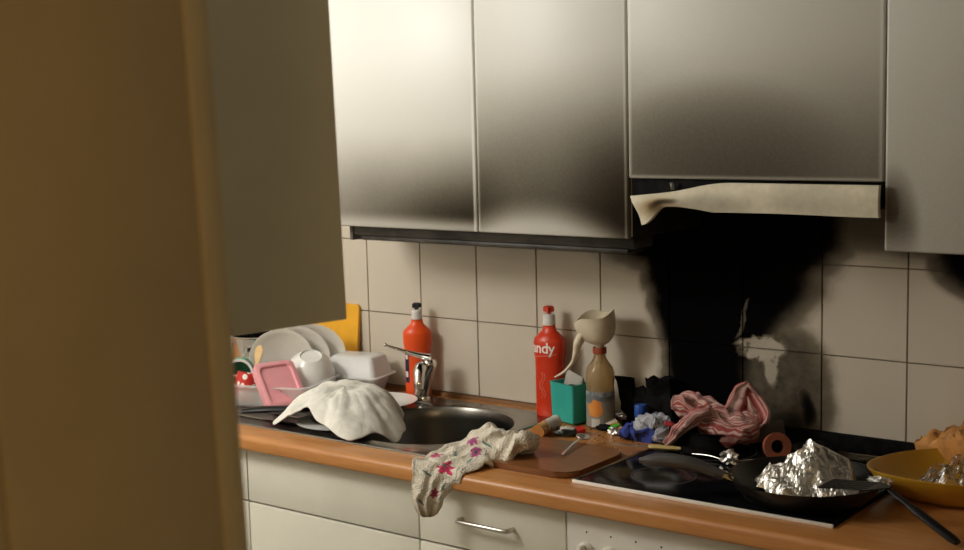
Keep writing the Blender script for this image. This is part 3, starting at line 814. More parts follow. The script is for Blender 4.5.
# yellow chopping board against the wall
t = thing('chopping_board', (-0.135, -0.040, ZS + .001), 'bright yellow chopping board leaning on the tiles behind the plates', 'chopping board', rot=(math.radians(-6.5), 0, 0))
v2 = rrect(-.105, .105, 0, .237, .012)
bm = bmesh.new()
fr = [bm.verts.new((x, 0, y)) for x, y in v2]; bk = [bm.verts.new((x, .010, y)) for x, y in v2]
for i in range(len(v2)): bm.faces.new((fr[i], fr[(i + 1) % len(v2)], bk[(i + 1) % len(v2)], bk[i]))
bm.faces.new(fr); bm.faces.new(bk[::-1])
from_bm('board', bm, mat('yellow_plastic', (0.80, 0.40, 0.02), 0.45, var=0.06), t)
# pot, wooden spoon, mugs
t = thing('steel_pot', (-0.345, -0.120, ZS + .0012), 'shiny steel pot at the far left behind the mugs', 'pot')
lathe('pot_body', [(0, 0), (.078, 0), (.082, .004), (.082, .135), (.086, .138), (.083, .140), (.078, .136), (.078, .006), (0, .005)], M['chrome'], t, 40)
tube('handle', [(.05, -.07, .11), (.07, -.105, .112), (.10, -.09, .112), (.085, -.03, .11)], .006, M['black'], t, 8, n=14)
t = tag(tube('wooden_spoon', [(-.13, -.34, .93), (-.145, -.32, .985), (-.155, -.300, 1.025), (-.160, -.292, 1.043)], [.005, .006, .015, .009], wood('pale_wood', (.62, .40, .18), (.72, .50, .25), .6), None, 12, (1.2, .45), n=18), 'pale wooden spoon poking up between the pot and the plates', 'spoon')
green = mat('green_glaze', (0.05, 0.36, 0.24), 0.3, var=0.06)
t = thing('mug', (-0.245, -0.285, 0.968), 'green mug lying on its side with a white rim', 'mug', rot=(math.radians(88), 0, math.radians(42)))
lathe('mug_body', [(0, 0), (.032, 0), (.036, .004), (.038, .075), (.036, .075), (.034, .07), (.032, .006), (0, .005)], green, t, 32)
lathe('rim', [(.033, .071), (.0395, .071), (.0395, .079), (.033, .079)], M['ceramic_white'], t, 32, close=True)
def dots():
    m, nt, b = new_mat('red_with_white_dots')
    g = nt.nodes.new('ShaderNodeTexCoord').outputs['Object']
    vo = nt.nodes.new('ShaderNodeTexVoronoi'); vo.inputs['Scale'].default_value = 48; vo.inputs['Randomness'].default_value = .35
    nt.links.new(g, vo.inputs['Vector'])
    nt.links.new(mixc(nt, V(nt, vo.outputs['Distance']).ss(.36, .40), (.85, .82, .75), (.55, .03, .025)), b.inputs['Base Color']); b.inputs['Roughness'].default_value = .3
    return m
t = thing('mug', (-0.135, -0.385, 0.904), 'red mug with white polka dots beside the pink lid', 'mug', rot=(math.radians(-14), math.radians(12), math.radians(20)))
lathe('mug_body', [(0, 0), (.030, 0), (.034, .004), (.036, .078), (.034, .079), (.032, .076), (.030, .006), (0, .005)], dots(), t, 32)
tube('handle', [(-.034, 0, .06), (-.055, 0, .058), (-.058, 0, .03), (-.033, 0, .018)], .005, dots(), t, 8, n=12)

# ------------------------------------------------------------------ squeeze bottles
def squeeze_bottle(x, y, z, col, capcol, label, rotz, word=None, s=1.0):
    t = thing('squeeze_bottle', (x, y, z), label, 'bottle', rotz=rotz)
    bmat = mat('bottle_plastic', col, 0.33, var=0.05, vscale=10, sss=0.05)
    prof = [(0, .0), (.036, .0), (.0395, .004), (.0400, .02), (.0405, .135), (.0412, .150), (.0425, .158), (.0440, .166), (.0445, .195), (.0425, .204), (.0300, .216), (.0195, .226), (.0175, .236), (.0170, .244), (0, .245)]
    prof = [(r * s, z_ * s) for r, z_ in prof]
    lathe('bottle_body', prof, bmat, t, 48, 1.0, 0.70, sharp=55)
    lathe('collar', [(0, .240 * s), (.0165 * s, .240 * s), (.0170 * s, .243 * s), (.0155 * s, .266 * s), (.012 * s, .269 * s), (0, .269 * s)], mat('white_collar', (.72, .70, .66), .4), t, 28)
    capm = mat('star_cap', capcol, .4)
    bm = bmesh.new(); ring_ = []
    for zz, k in ((.267, .42), (.273, .42), (.276, 1.0), (.287, 1.0), (.290, .55)):
        ring_.append([bm.verts.new((math.cos(2 * PI * i / 20) * (.0125 + .0028 * math.cos(5 * 2 * PI * i / 20)) * k * s, math.sin(2 * PI * i / 20) * (.0125 + .0028 * math.cos(5 * 2 * PI * i / 20)) * k * s, zz * s)) for i in range(20)])
    for a, b_ in zip(ring_, ring_[1:]):
        for i in range(20): bm.faces.new((a[i], a[(i + 1) % 20], b_[(i + 1) % 20], b_[i]))
    bm.faces.new(ring_[0][::-1]); bm.faces.new(ring_[-1])
    from_bm('cap', bm, capm, t)
    def wrap(px, z_, lift):   # arc length along the front of the oval -> surface point
        r_ = 0
        for (r0, z0), (r1, z1) in zip(prof, prof[1:]):
            if z0 <= z_ <= z1: r_ = r0 + (r1 - r0) * (z_ - z0) / max(1e-6, z1 - z0)
        a = px / (r_ * .95)
        return Vector(((r_ + lift) * math.sin(a), -(r_ + lift) * .70 * math.cos(a), z_))
    if word:
        cu = bpy.data.curves.new('word', 'FONT'); cu.body = word; cu.size = .039 * s; cu.resolution_u = 3; cu.space_character = .95; cu.offset = .0006
        to = bpy.data.objects.new('word', cu); COL.objects.link(to)
        bpy.context.view_layer.update()
        me = bpy.data.meshes.new_from_object(to.evaluated_get(bpy.context.evaluated_depsgraph_get()))
        bpy.data.objects.remove(to)
        bm = bmesh.new(); bm.from_mesh(me)
        bmesh.ops.subdivide_edges(bm, edges=[e for e in bm.edges if e.calc_length() > .004], cuts=2)
        xs = [v.co.x for v in bm.verts]; mid = (min(xs) + max(xs)) / 2
        for v in bm.verts: v.co = wrap(v.co.x - mid - .006 * s, .170 * s + v.co.y, .0006)
        bmesh.ops.recalc_face_normals(bm, faces=bm.faces)
        me2 = bpy.data.meshes.new('lettering'); bm.to_mesh(me2); bm.free()
        lo = link('lettering', me2, mat('white_print', (.85, .80, .74), .5, var=.02), t, False); lo['label'] = 'white lower-case lettering'
        v_, f_ = tube_data([wrap(-.034 * s + k * .006 * s, (.158 + .0008 * k) * s, .0002) for k in range(12)], [.0005] * 12, 6)
        from_data('underline', v_, f_, mat('pale_print', (.8, .55, .45), .5), t)
        for cx_, amp in ((-.012, .012), (-.004, .009)):
            v_, f_ = tube_data([wrap((cx_ + amp * .5 * math.sin(k * .55)) * s, (.05 + k * .004) * s, .0001) for k in range(18)], [.0005] * 18, 6)
            from_data('swirl', v_, f_, mat('pale_swirl', (.8, .42, .34), .5), t)
    else:
        # dark side label with pale marks
        vs_, fs = [], []
        for i in range(9):
            for j in range(13): vs_.append(wrap((-.046 + i * .0025) * s, (.045 + j * .0085) * s, .0006))
        for i in range(8):
            for j in range(12): a = i * 13 + j; fs.append((a, a + 13, a + 14, a + 1))
        from_data('side_label', vs_, fs, mat('dark_blue_label', (.018, .022, .05), .4, var=.3, vscale=60), t)
        for j0, hgt in ((.118, .014), (.062, .018)):
            vs_, fs = [], []
            for i in range(4):
                for j in range(3): vs_.append(wrap((-.042 + i * .004) * s, (j0 + j * hgt / 2) * s, .001))
            for i in range(3):
                for j in range(2): a = i * 3 + j; fs.append((a, a + 3, a + 4, a + 1))
            from_data('label_mark', vs_, fs, mat('pale_label_mark', (.65, .62, .62), .5), t)
    return t
squeeze_bottle(0.672, -0.052, ZC + .0005, (0.64, 0.040, 0.010), (0.62, 0.05, 0.02), 'tall red squeeze bottle lettered andy beside the teal box', math.radians(6), 'andy')
squeeze_bottle(0.228, -0.058, ZS + .002, (0.80, 0.085, 0.012), (0.012, 0.012, 0.02), 'orange squeeze bottle with a black cap behind the tap', math.radians(34), None, 0.91)

# ------------------------------------------------------------------ teal box, funnel bottle
teal = mat('teal_plastic', (0.035, 0.40, 0.34), 0.4, var=0.05)
t = thing('utensil_box', (0.757, -0.086, ZC + .0005), 'small open teal plastic box between the red bottle and the glass bottle', 'box', rotz=math.radians(-17))
tray('box_body', 0.092, 0.062, 0.104, 0.006, 0.003, teal, t, 0.003, 0.0015)
tag(box('scraper', (-.033, -.003, 0), (.033, .003, .062), mat('grey_sponge', (.42, .40, .36), .9, bmp=.4), None, .002, loc=(.752, -.078, .960), rot=(math.radians(-8), math.radians(12), math.radians(-17))), 'pale grey scouring pad sticking out of the teal box', 'scouring pad')
tag(box('sponge', (-.018, -.012, 0), (.018, .012, .07), M['burnt'], None, .003, loc=(.778, -.098, .925), rot=(math.radians(4), math.radians(-5), math.radians(-17))), 'charred black sponge in the teal box', 'sponge')
t = thing('glass_bottle', (0.850, -0.090, ZC + .0005), 'clear glass bottle with an orange fruit label and a funnel on top', 'bottle', rotz=math.radians(38))
def amber():
    m, nt, b = new_mat('smoky_amber_glass')
    g, X, Y, Z = xyz(nt, 'Object')
    n = nz(nt, g, 18, 4)
    c = mixc(nt, n, (.86, .72, .48), (.70, .54, .30)); nt.links.new(c, b.inputs['Base Color'])
    b.inputs['Roughness'].default_value = .12; b.inputs['Transmission Weight'].default_value = .8; b.inputs['IOR'].default_value = 1.3
    return m
am = amber()
lathe('bottle_body', [(0, 0), (.033, 0), (.0355, .004), (.0355, .095), (.0345, .104), (.0355, .112), (.0368, .122), (.0362, .138), (.0320, .152), (.0220, .166), (.0160, .176), (.0150, .188), (.0150, .200), (.011, .200), (.011, .178), (.026, .150), (.0325, .13), (.0315, .01), (0, .006)], am, t, 40)
lathe('neck_ring', [(.0148, .188), (.0175, .188), (.0175, .203), (.0148, .203)], mat('red_neck_ring', (.36, .07, .03), .4), t, 28, close=True)
# label, wraps half of the bottle
def fruit():
    m, nt, b = new_mat('fruit_label')
    g, X, Y, Z = xyz(nt, 'Object')
    n = nz(nt, g, 55, 4)
    o1 = (((X + .016) / .018) * ((X + .016) / .018) + ((Z - .052) / .022) * ((Z - .052) / .022) + (n - .5) * 2.4)
    base = mixc(nt, (Z + (n - .5) * .03).ss(.062, .076), (.30, .28, .24), (.13, .16, .17))
    c = mixc(nt, o1.ss(1.1, .8), base, mixc(nt, n, (.75, .18, .02), (.70, .36, .08)))
    bar = X.ss(-.004, -.006) * X.ss(-.026, -.024) * Z.ss(.028, .026) * Z.ss(.004, .006)
    c = mixc(nt, bar, c, (.62, .60, .56))
    lines = ((Z - .090) * (Z - .090)).ss(.00006, .00003)
    c = mixc(nt, lines * n.ss(.4, .6), c, (.40, .42, .45))
    nt.links.new(c, b.inputs['Base Color']); b.inputs['Roughness'].default_value = .45
    return m
vs_, fs = [], []
for i in range(29):
    for j in range(8):
        a = math.radians(-90 - 92 + i * 184 / 28); vs_.append((.0358 * math.cos(a), .0358 * math.sin(a), .006 + j * .0885 / 7))
for i in range(28):
    for j in range(7): a = i * 8 + j; fs.append((a, a + 8, a + 9, a + 1))
from_data('label', vs_, fs, fruit(), t)
# melted funnel
cream = mat('cream_plastic', (0.74, 0.66, 0.50), 0.35, var=0.08, sss=0.15)
t = thing('funnel', (0.850, -0.090, ZC + .195), 'melted cream funnel stuck in the glass bottle, its handle drooping in a strand', 'funnel')
Nf, Ns = 16, 40
prof = [(.0085, -.035), (.0095, .0), (.0105, .012), (.026, .020), (.040, .033), (.048, .052), (.0512, .075), (.0515, .092), (.0490, .092), (.0485, .076), (.0455, .054), (.0375, .036), (.024, .0235), (.0085, .016), (.0078, .0), (.0070, -.035)]
vs_, fs = lathe_data(prof, Ns, close=True)
out = []
for x, y, z in vs_:
    k = max(0.0, (z - .012) / .08)
    p = Vector((x, y, z))
    sx_, sz_ = (x + y * .3), z
    tilt = math.radians(13) * k
    p = Vector((p.x - .004 * k, p.y * .95, p.z))
    p.z += (p.x * .80 + p.y * .6) * .16 * k + .006 * k * math.sin(3 * math.atan2(y, x) + .5) - .010 * k * max(0, -(p.x * .8 + p.y * .6)) / .05
    p.x += -.010 * k * .79; p.y += -.010 * k * .61
    out.append(p)
from_data('funnel_cone', out, fs, cream, t, True, sharp=60)
o = tube('melted_handle', local(t, [(.822, -.112, 1.140), (.806, -.118, 1.112), (.800, -.122, 1.085), (.790, -.122, 1.060), (.770, -.130, 1.035), (.748, -.142, 1.020)]), [.018, .017, .011, .007, .0055, .0030], cream, t, 12, (1.2, .7), n=30)

# ------------------------------------------------------------------ cutting board, spoon, roll, wrapper
t = thing('cutting_board', (0, 0, ZC + .0005), 'dark brown wooden cutting board with rounded corners left of the hob', 'cutting board')
prism('board', rrect(0.735, 1.062, -0.548, -0.300, 0.045, 8), 0.0, 0.014, M['board'], t, 0.004)
ZB = ZC + .0147
t = thing('spoon', (0, 0, 0), 'steel teaspoon lying on the cutting board', 'spoon')
tube('handle', [(.962, -.432, ZB + .003), (.950, -.390, ZB + .006), (.938, -.340, ZB + .010), (.930, -.305, ZB + .011)], [.0046, .0036, .0030, .0028], M['chrome'], t, 8, (1.2, .5), n=14)
v, f = [], []
Nb = 16
for r_, z_ in ((1.0, .0), (.92, -.003), (.6, -.007), (.02, -.009)):
    for k in range(Nb):
        a = 2 * PI * k / Nb; v.append((math.cos(a) *   .0165 * r_ * (1 - .12 * math.sin(a)), math.sin(a) * .027 * r_, z_))
for r_, z_ in ((.02, -.0075), (.6, -.0055), (.94, -.0005)):
    for k in range(Nb):
        a = 2 * PI * k / Nb; v.append((math.cos(a) *   .0165 * r_ * (1 - .12 * math.sin(a)), math.sin(a) * .027 * r_, z_))
for i in range(6):
    for k in range(Nb): k2 = (k + 1) % Nb; f.append((i * Nb + k, i * Nb + k2, (i + 1) * Nb + k2, (i + 1) * Nb + k))
for k in range(Nb): k2 = (k + 1) % Nb; f.append((6 * Nb + k, 6 * Nb + k2, k2, k))
from_data('spoon_bowl', v, f, mat('polished_spoon', (.85, .83, .80), .3, .8, var=.02), t, True, loc=(.923, -.279, ZB + .0112), rot=(math.radians(-4), math.radians(14), math.radians(14)))
# paper roll packet
def roll_cols(v):
    out_ = []
    for p in v:
        n = mn.noise((p.x * 55, p.y * 55, p.z * 55)); k = (p - Vector((.770, -.285, ZC))).length / .12
        c = np.array((.66, .60, .52))
        if k < .55 and n > -.22: c = np.array((.50, .20, .05)) if n < .2 else np.array((.60, .38, .12))
        if k > .8: c = np.array((.72, .68, .62))
        out_.append(c)
    return out_
path = [Vector((.790, -.280, ZC + .018)), Vector((.782, -.245, ZC + .018)), Vector((.775, -.21, ZC + .0185)), Vector((.768, -.170, ZC + .019))]
path = spline(path, 22)
v, f = tube_data(path, [.0165 + .001 * math.sin(i * 1.3) for i in range(22)], 20)
o = from_data('snack_roll', v, f, attr_mat('printed_wrapper', .45, .2, 90), None, True, sharp=60); set_attr(o, roll_cols([Vector(p) for p in v]))
tag(o, 'half-empty roll of printed paper packaging between the board and red bottle', 'packet')
path = [Vector((.80, -.222, ZC + .009)), Vector((.828, -.21, ZC + .012)), Vector((.845, -.195, ZC + .010)), Vector((.862, -.18, ZC + .012))]
v, f, uv = loft_cloth([tuple(p) for p in path], [.022, .028, .026, .016], [.0035, .006, .005, .008], 34, 24, 2, .5, .6, 5, nscale=50)
o = from_data('torn_wrapper', v, f, attr_mat('torn_foil_print', .35, .15, 80), None, True)
set_attr(o, [np.array((.62, .03, .025)) if u > .66 else (np.array((.70, .66, .58)) if (.18 < u < .62 and c > -.9 + u * .6) else np.array((.02, .02, .018))) for u, c, s in uv])
tag(o, 'torn black, white and red wrapper in front of the teal box', 'wrapper')

# ------------------------------------------------------------------ knitted floral cloth hanging over the edge
path = [(.886, -.428, .922), (.868, -.455, .931), (.838, -.486, .932), (.804, -.524, .922), (.786, -.562, .917), (.778, -.610, .908), (.774, -.646, .899), (.768, -.6600, .872), (.758, -.6640, .835), (.752, -.6600, .795)]
v, f, uv = loft_cloth(path, [.034, .054, .062, .062, .064, .064, .060, .048, .034, .022], [.017, .024, .023, .015, .009, .007, .006, .008, .011, .009], 220, 150, 3.0, .20, .42, 11, side=(.80, .52, 0), nscale=30)
def flower_cols(uv):
    fl = [(.62, .18, .064, (.52, .03, .10)), (.40, .35, .050, (.45, .09, .25)), (.55, -.60, .040, (.50, .05, .16)), (.83, .30, .040, (.45, .05, .12)), (.36, -.35, .036, (.42, .08, .24))]
    lv_ = [(.50, -.15, .9), (.48, .55, .4), (.72, -.35, 1.3), (.30, .05, 2.0), (.76, .62, .2), (.9, -.3, 1.1)]
    out_ = []
    for u, c, s in uv:
        n = mn.noise((u * 60, c * 9, s))
        col = np.array((.72, .66, .55)) * (1 + .10 * n)
        st = max(0, (u - .86) / .14); col = col * (1 - .75 * st) + np.array((.30, .20, .05)) * .75 * st
        if s > -.1:
            for fu, fc, r_, fcol in fl:
                du, dc = (u - fu) * 1.0, (c - fc) * .155
                d = math.hypot(du, dc); a = math.atan2(dc, du)
                if d < r_ * .24: col = np.array((.10, .12, .12))
                elif d < r_ * (.80 + .20 * math.cos(6 * a)): col = np.array(fcol) * (1 + .25 * n)
            for lu, lc, ang_ in lv_:
                du, dc = (u - lu), (c - lc) * .155
                a_ = du * math.cos(ang_) + dc * math.sin(ang_); b_ = -du * math.sin(ang_) + dc * math.cos(ang_)
                if (a_ / .035) ** 2 + (b_ / .008) ** 2 < 1: col = np.array((.10, .17, .17))
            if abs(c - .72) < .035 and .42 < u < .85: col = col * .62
        out_.append(col)
    return out_
def knit_mat():
    m = attr_mat('knitted_wool', .95, 0, sheen=.2); nt = m.node_tree; bs = nt.nodes['Principled BSDF']
    g = nt.nodes.new('ShaderNodeTexCoord').outputs['Object']
    vo = nt.nodes.new('ShaderNodeTexVoronoi'); vo.inputs['Scale'].default_value = 190; vo.inputs['Randomness'].default_value = .6
    nt.links.new(g, vo.inputs['Vector'])
    bump(nt, bs, (1.0 - V(nt, vo.outputs['Distance'])) + nz(nt, g, 60, 3.0) * 1.2, 0.9, .0030)
    return m
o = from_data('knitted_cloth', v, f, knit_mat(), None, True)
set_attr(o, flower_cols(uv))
tag(o, 'cream knitted cloth with pink flowers hanging over the worktop edge', 'cloth')

# ------------------------------------------------------------------ charred clutter between bottle and hob
def charred(name, lo, hi, loc, rot, seed, label, cat, amp=.012, m=None, cuts=7):
    bm = bmesh.new(); bm_box(bm, lo, hi)
    bmesh.ops.subdivide_edges(bm, edges=bm.edges[:], cuts=cuts, use_grid_fill=True)
    for v_ in bm.verts:
        q_ = v_.co * 30 + Vector((seed, seed * 2, 0))
        k = max(0, (v_.co.z - lo[2])) / (hi[2] - lo[2])
        d = Vector((mn.noise(q_), mn.noise(q_ + Vector((9, 0, 0))), mn.noise(q_ + Vector((0, 9, 0)))))
        v_.co += d * amp * min(1, k * 2.5) * 1.0
        v_.co.z -= abs(mn.noise(q_ * .6)) * amp * 1.4 * k
    return tag(from_bm(name, bm, m or M['burnt'], None, True, loc, rot, 40), label, cat)
charred('burnt_carton', (-.020, -.012, 0), (.020, .012, .125), (.906, -.032, ZC + .001), (0, math.radians(-9), .1), 1, 'charred black carton slumped right behind the glass bottle', 'carton')
charred('burnt_packet', (-.027, -.014, 0), (.027, .014, .098), (.937, -.032, ZC + .001), (0, math.radians(7), -.1), 4, 'low charred packet against the tiles behind the blue cap', 'packet')
charred('burnt_tin', (-.036, -.020, 0), (.036, .020, .130), (1.005, -.036, ZC + .001), (0, math.radians(-4), .05), 8, 'tall charred box at the left edge of the soot plume', 'box', .016)
t = thing('small_bottle', (0.968, -0.092, ZC + .0005), 'little white bottle with a blue cap above the blue rag', 'bottle')
lathe('bottle_body', [(0, 0), (.012, 0), (.0135, .003), (.0135, .036), (.010, .042), (0, .042)], M['white_plastic'], t, 24)
lathe('cap', [(0, .040), (.0145, .040), (.0155, .042), (.0155, .067), (.0140, .070), (0, .070)], mat('blue_plastic', (.02, .09, .42), .4), t, 24)
# little striped packet and lighter
def stripe_box(name, dims, loc, rot, bands, label, cat):
    t_ = thing(name, loc, label, cat, rot=rot)
    x = -dims[0] / 2; tot = sum(b_[0] for b_ in bands)
    for wd, colr in bands:
        x2 = x + dims[0] * wd / tot
        box('band', (x, -dims[1] / 2, 0), (x2 - .0003, dims[1] / 2, dims[2]), mat('print_band', colr, .35, var=.05), t_, .0015)
        x = x2
    return t_
stripe_box('match_box', (.060, .030, .011), (.905, -.112, ZC + .006), (math.radians(18), math.radians(12), math.radians(-38)), [(3, (.66, .58, .44)), (1, (.50, .26, .06)), (2, (.10, .50, .05)), (1, (.08, .08, .07)), (2, (.62, .30, .10))], 'small striped packet with a bright green band beside the blue rag', 'packet')
def crumple(name, loc, dims, m, seed, n=3, amp=.5, flat=True, parent=None, sharpn=True):
    bm = bmesh.new(); bmesh.ops.create_icosphere(bm, subdivisions=n, radius=1.0)
    for v_ in bm.verts:
        q_ = v_.co * 2.3 + Vector((seed * 3.1, seed, 0))
        r_ = 1 + amp * (abs(mn.noise(q_)) * 1.3 - .35 + .55 * abs(mn.noise(q_ * 2.3)) + .3 * mn.noise(q_ * 5.0))
        v_.co = Vector((v_.co.x * dims[0] * r_, v_.co.y * dims[1] * r_, max(-dims[2] * .75, v_.co.z * dims[2] * r_)))
    return from_bm(name, bm, m, parent, not flat, loc)
foil = mat('aluminium_foil', (0.82, 0.80, 0.76), 0.34, 1.0, var=.08, vscale=30, bmp=.35, bscale=140)
tag(crumple('foil_scrap', (.925, -.150, ZC + .009), (.013, .010, .010), foil, 3, 3), 'scrap of crumpled foil on the wood beside the teaspoon', 'foil scrap', 'foil scraps')
tag(crumple('foil_scrap', (.895, -.070, ZC + .030), (.016, .010, .012), mat('dull_foil', (.45, .44, .42), .3, 1.0), 6, 3), 'dull foil scrap right beside the base of the glass bottle', 'foil scrap', 'foil scraps')
tag(crumple('ash_clump', (.880, -.115, ZC + .007), (.028, .016, .009), M['burnt'], 12, 3, .6, False), 'black clump of ash in front of the glass bottle', 'ash')
tag(crumple('ash_clump', (1.000, -.115, ZC + .012), (.040, .030, .016), M['burnt'], 15, 3, .6, False), 'black clump of ash behind the blue rag', 'ash')
# blue rag and white patterned rag
v, f, uv = loft_cloth([(.955, -.168, ZC + .012), (.985, -.158, ZC + .018), (1.02, -.152, ZC + .020), (1.055, -.140, ZC + .016)], [.018, .030, .034, .024], [.008, .016, .016, .012], 60, 44, 3, .35, .75, 21, nscale=40)
o = from_data('blue_rag', v, f, attr_mat('blue_cotton', .9, .4, 200), None, True)
set_attr(o, [np.array((.035, .055, .26)) * (1.3 if mn.noise((u * 6, c * 2, 1)) > 0 else .45) for u, c, s in uv])
tag(o, 'crumpled blue rag beside the hob', 'rag')
v, f, uv = loft_cloth([(.992, -.150, ZC + .030), (1.016, -.150, ZC + .038), (1.045, -.140, ZC + .040), (1.062, -.150, ZC + .025), (1.058, -.178, ZC + .012)], [.020, .028, .030, .024, .012], [.010, .017, .018, .014, .008], 70, 44, 3, .4, .7, 33, nscale=42)
o = from_data('white_rag', v, f, attr_mat('white_cotton_print', .9, .4, 200), None, True)
set_attr(o, [np.array((.46, .47, .52)) if abs(mn.noise((u * 7, c * 2.2, 4))) > .07 else np.array((.14, .15, .22)) for u, c, s in uv])
tag(o, 'white rag with thin dark lines lying on the blue rag', 'rag')

# ------------------------------------------------------------------ burnt pot and striped tea towel on the hob
t = thing('burnt_pot', (1.185, -0.115, ZH + .0006), 'charred black pot under the red striped tea towel', 'pot')
lathe('pot_body', [(0, 0), (.074, 0), (.080, .004), (.082, .036), (.086, .040), (.078, .041), (.075, .037), (.07, .008), (0, .006)], M['burnt'], t, 36)
tube('handle', [(-.078, -.01, .03), (-.105, -.03, .032), (-.105, .03, .032), (-.078, .02, .03)], .006, M['burnt'], t, 8, n=16)
R1 = loft_cloth([(1.078, -.125, .988), (1.105, -.130, .990), (1.145, -.130, .978), (1.190, -.140, .958), (1.245, -.135, .952), (1.285, -.120, .955)], [.030, .046, .046, .046, .042, .026], [.012, .026, .024, .030, .030, .018], 130, 190, 3, .30, .55, 41, nscale=24)
R2 = loft_cloth([(1.185, -.165, .992), (1.155, -.180, .980), (1.125, -.195, .950), (1.100, -.205, .922), (1.087, -.212, .908)], [.030, .032, .026, .020, .010], [.010, .012, .010, .008, .005], 70, 70, 2, .35, .6, 47, nscale=30)
R3 = loft_cloth([(1.222, -.125, .965), (1.230, -.115, 1.000), (1.240, -.106, 1.030), (1.250, -.102, 1.052)], [.030, .030, .024, .012], [.012, .012, .009, .007], 60, 50, 2, .3, .5, 53, side=(.8, .5, .2), nscale=30)
R4 = loft_cloth([(1.246, -.106, 1.046), (1.262, -.104, 1.035), (1.285, -.106, 1.010), (1.304, -.114, .985), (1.296, -.124, .966), (1.278, -.130, .955)], [.010, .011, .012, .013, .012, .010], [.005, .004, .004, .004, .004, .004], 90, 36, 1, .3, .5, 59, side=(.5, -.8, .3), nscale=30)
R5 = loft_cloth([(1.248, -.104, 1.030), (1.268, -.103, 1.005), (1.284, -.106, .980), (1.288, -.112, .960)], [.016, .022, .020, .014], [.003, .004, .004, .003], 50, 40, 2, .4, .5, 61, side=(.8, .6, .5), nscale=30)
v, f, uv = merge([R1, R2, R3, R4, R5])
def stripes(v, uv):
    out_ = []
    for i, (p, (u, c, s)) in enumerate(zip(v, uv)):
        k = (c * .55 + s * .30) * 21.0 if i < len(R1[0]) else c * 8.0
        ph = (k % 1.0)
        base = np.array((.60, .41, .37)); red = np.array((.36, .075, .07))
        col = red if ph < .5 else base
        n = mn.noise(Vector(p) * 45)
        if n > .3: col = col * .55
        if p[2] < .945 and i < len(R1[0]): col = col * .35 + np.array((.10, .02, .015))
        out_.append(col)
    return out_
v = [Vector(p) + Vector((.014, .004, .0)) for p in v]
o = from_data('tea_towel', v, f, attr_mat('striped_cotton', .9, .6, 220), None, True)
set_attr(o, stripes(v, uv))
tag(o, 'crumpled red and white striped tea towel heaped on the hob', 'tea towel')
tag(box('red_tab', (-.012, -.006, -.006), (.012, .006, .006), mat('red_plastic', (.40, .03, .04), .4), None, .004, loc=(1.092, -.168, .948), rot=(0, .3, .4)), 'small red plastic piece tucked under the striped tea towel', 'plastic piece')
tag(box('scorched_card', (-.050, -.001, 0), (.050, .001, .046), mat('grey_card', (.12, .11, .095), .8, var=.25), None, .0005, loc=(1.285, -.060, ZH + .006), rot=(math.radians(-14), math.radians(-12), math.radians(16))), 'scorched grey card propped between the tea towel and the cardboard ring', 'card')
ringm = mat('brown_cardboard', (.27, .07, .03), .75, var=.15, bmp=.2)
tag(lathe('cardboard_ring', [(.0145, -.010), (.030, -.010), (.031, -.008), (.031, .008), (.030, .010), (.0145, .010)], ringm, None, 40, loc=(1.370, -.176, ZH + .0315), rot=(math.radians(75), 0, math.radians(38)), close=True), 'reddish-brown cardboard ring standing on the hob behind the pan', 'cardboard ring')
tag(crumple('ash_clump', (1.425, -.085, ZH + .014), (.045, .028, .018), M['burnt'], 22, 3, .6, False), 'black clump of ash behind the cardboard ring', 'ash')
tag(crumple('ash_clump', (1.185, -.222, ZH + .006), (.04, .014, .008), M['burnt'], 25, 3, .6, False), 'black clump of ash in front of the striped tea towel', 'ash')
tag(crumple('foil_scrap', (1.297, -.262, ZH + .014), (.020, .014, .016), foil, 31, 3, .8), 'foil scrap on the hob just left of the frying pan', 'foil scrap', 'foil scraps')
for x0_, y0_, x1_, y1_ in ((1.19, -.238, 1.285, -.256), (1.30, -.262, 1.352, -.205)):
    tag(tube('foil_strip', [(x0_, y0_, ZH + .004), ((x0_ + x1_) / 2, (y0_ + y1_) / 2 + .004, ZH + .007), (x1_, y1_, ZH + .005)], [.0008, .0013, .0008], foil, None, 6, n=8), 'thin foil strip reaching %s the foil scrap left of the frying pan' % ('left from' if x0_ < 1.25 else 'right from'), 'foil strip')
# knife with a pale handle
t = thing('knife', (0, 0, 0), 'knife with a pale yellow handle lying across the left hob edge', 'knife')
a_, b_ = Vector((.985, -.296, ZC + .019)), Vector((1.085, -.254, ZH + .010))
d_ = (b_ - a_).normalized(); s_ = Vector((-d_.y, d_.x, 0))
tube('blade', [a_, a_ + (b_ - a_) * .3, b_], [.002, .007, .008], M['satin'], t, 8, (1, .12))
tube('handle', [b_, b_ + d_ * .012, b_ + d_ * .045, b_ + d_ * .075], [.007, .009, .0085, .006], mat('pale_yellow_plastic', (.66, .50, .20), .5), t, 10, (1, .65), n=12)

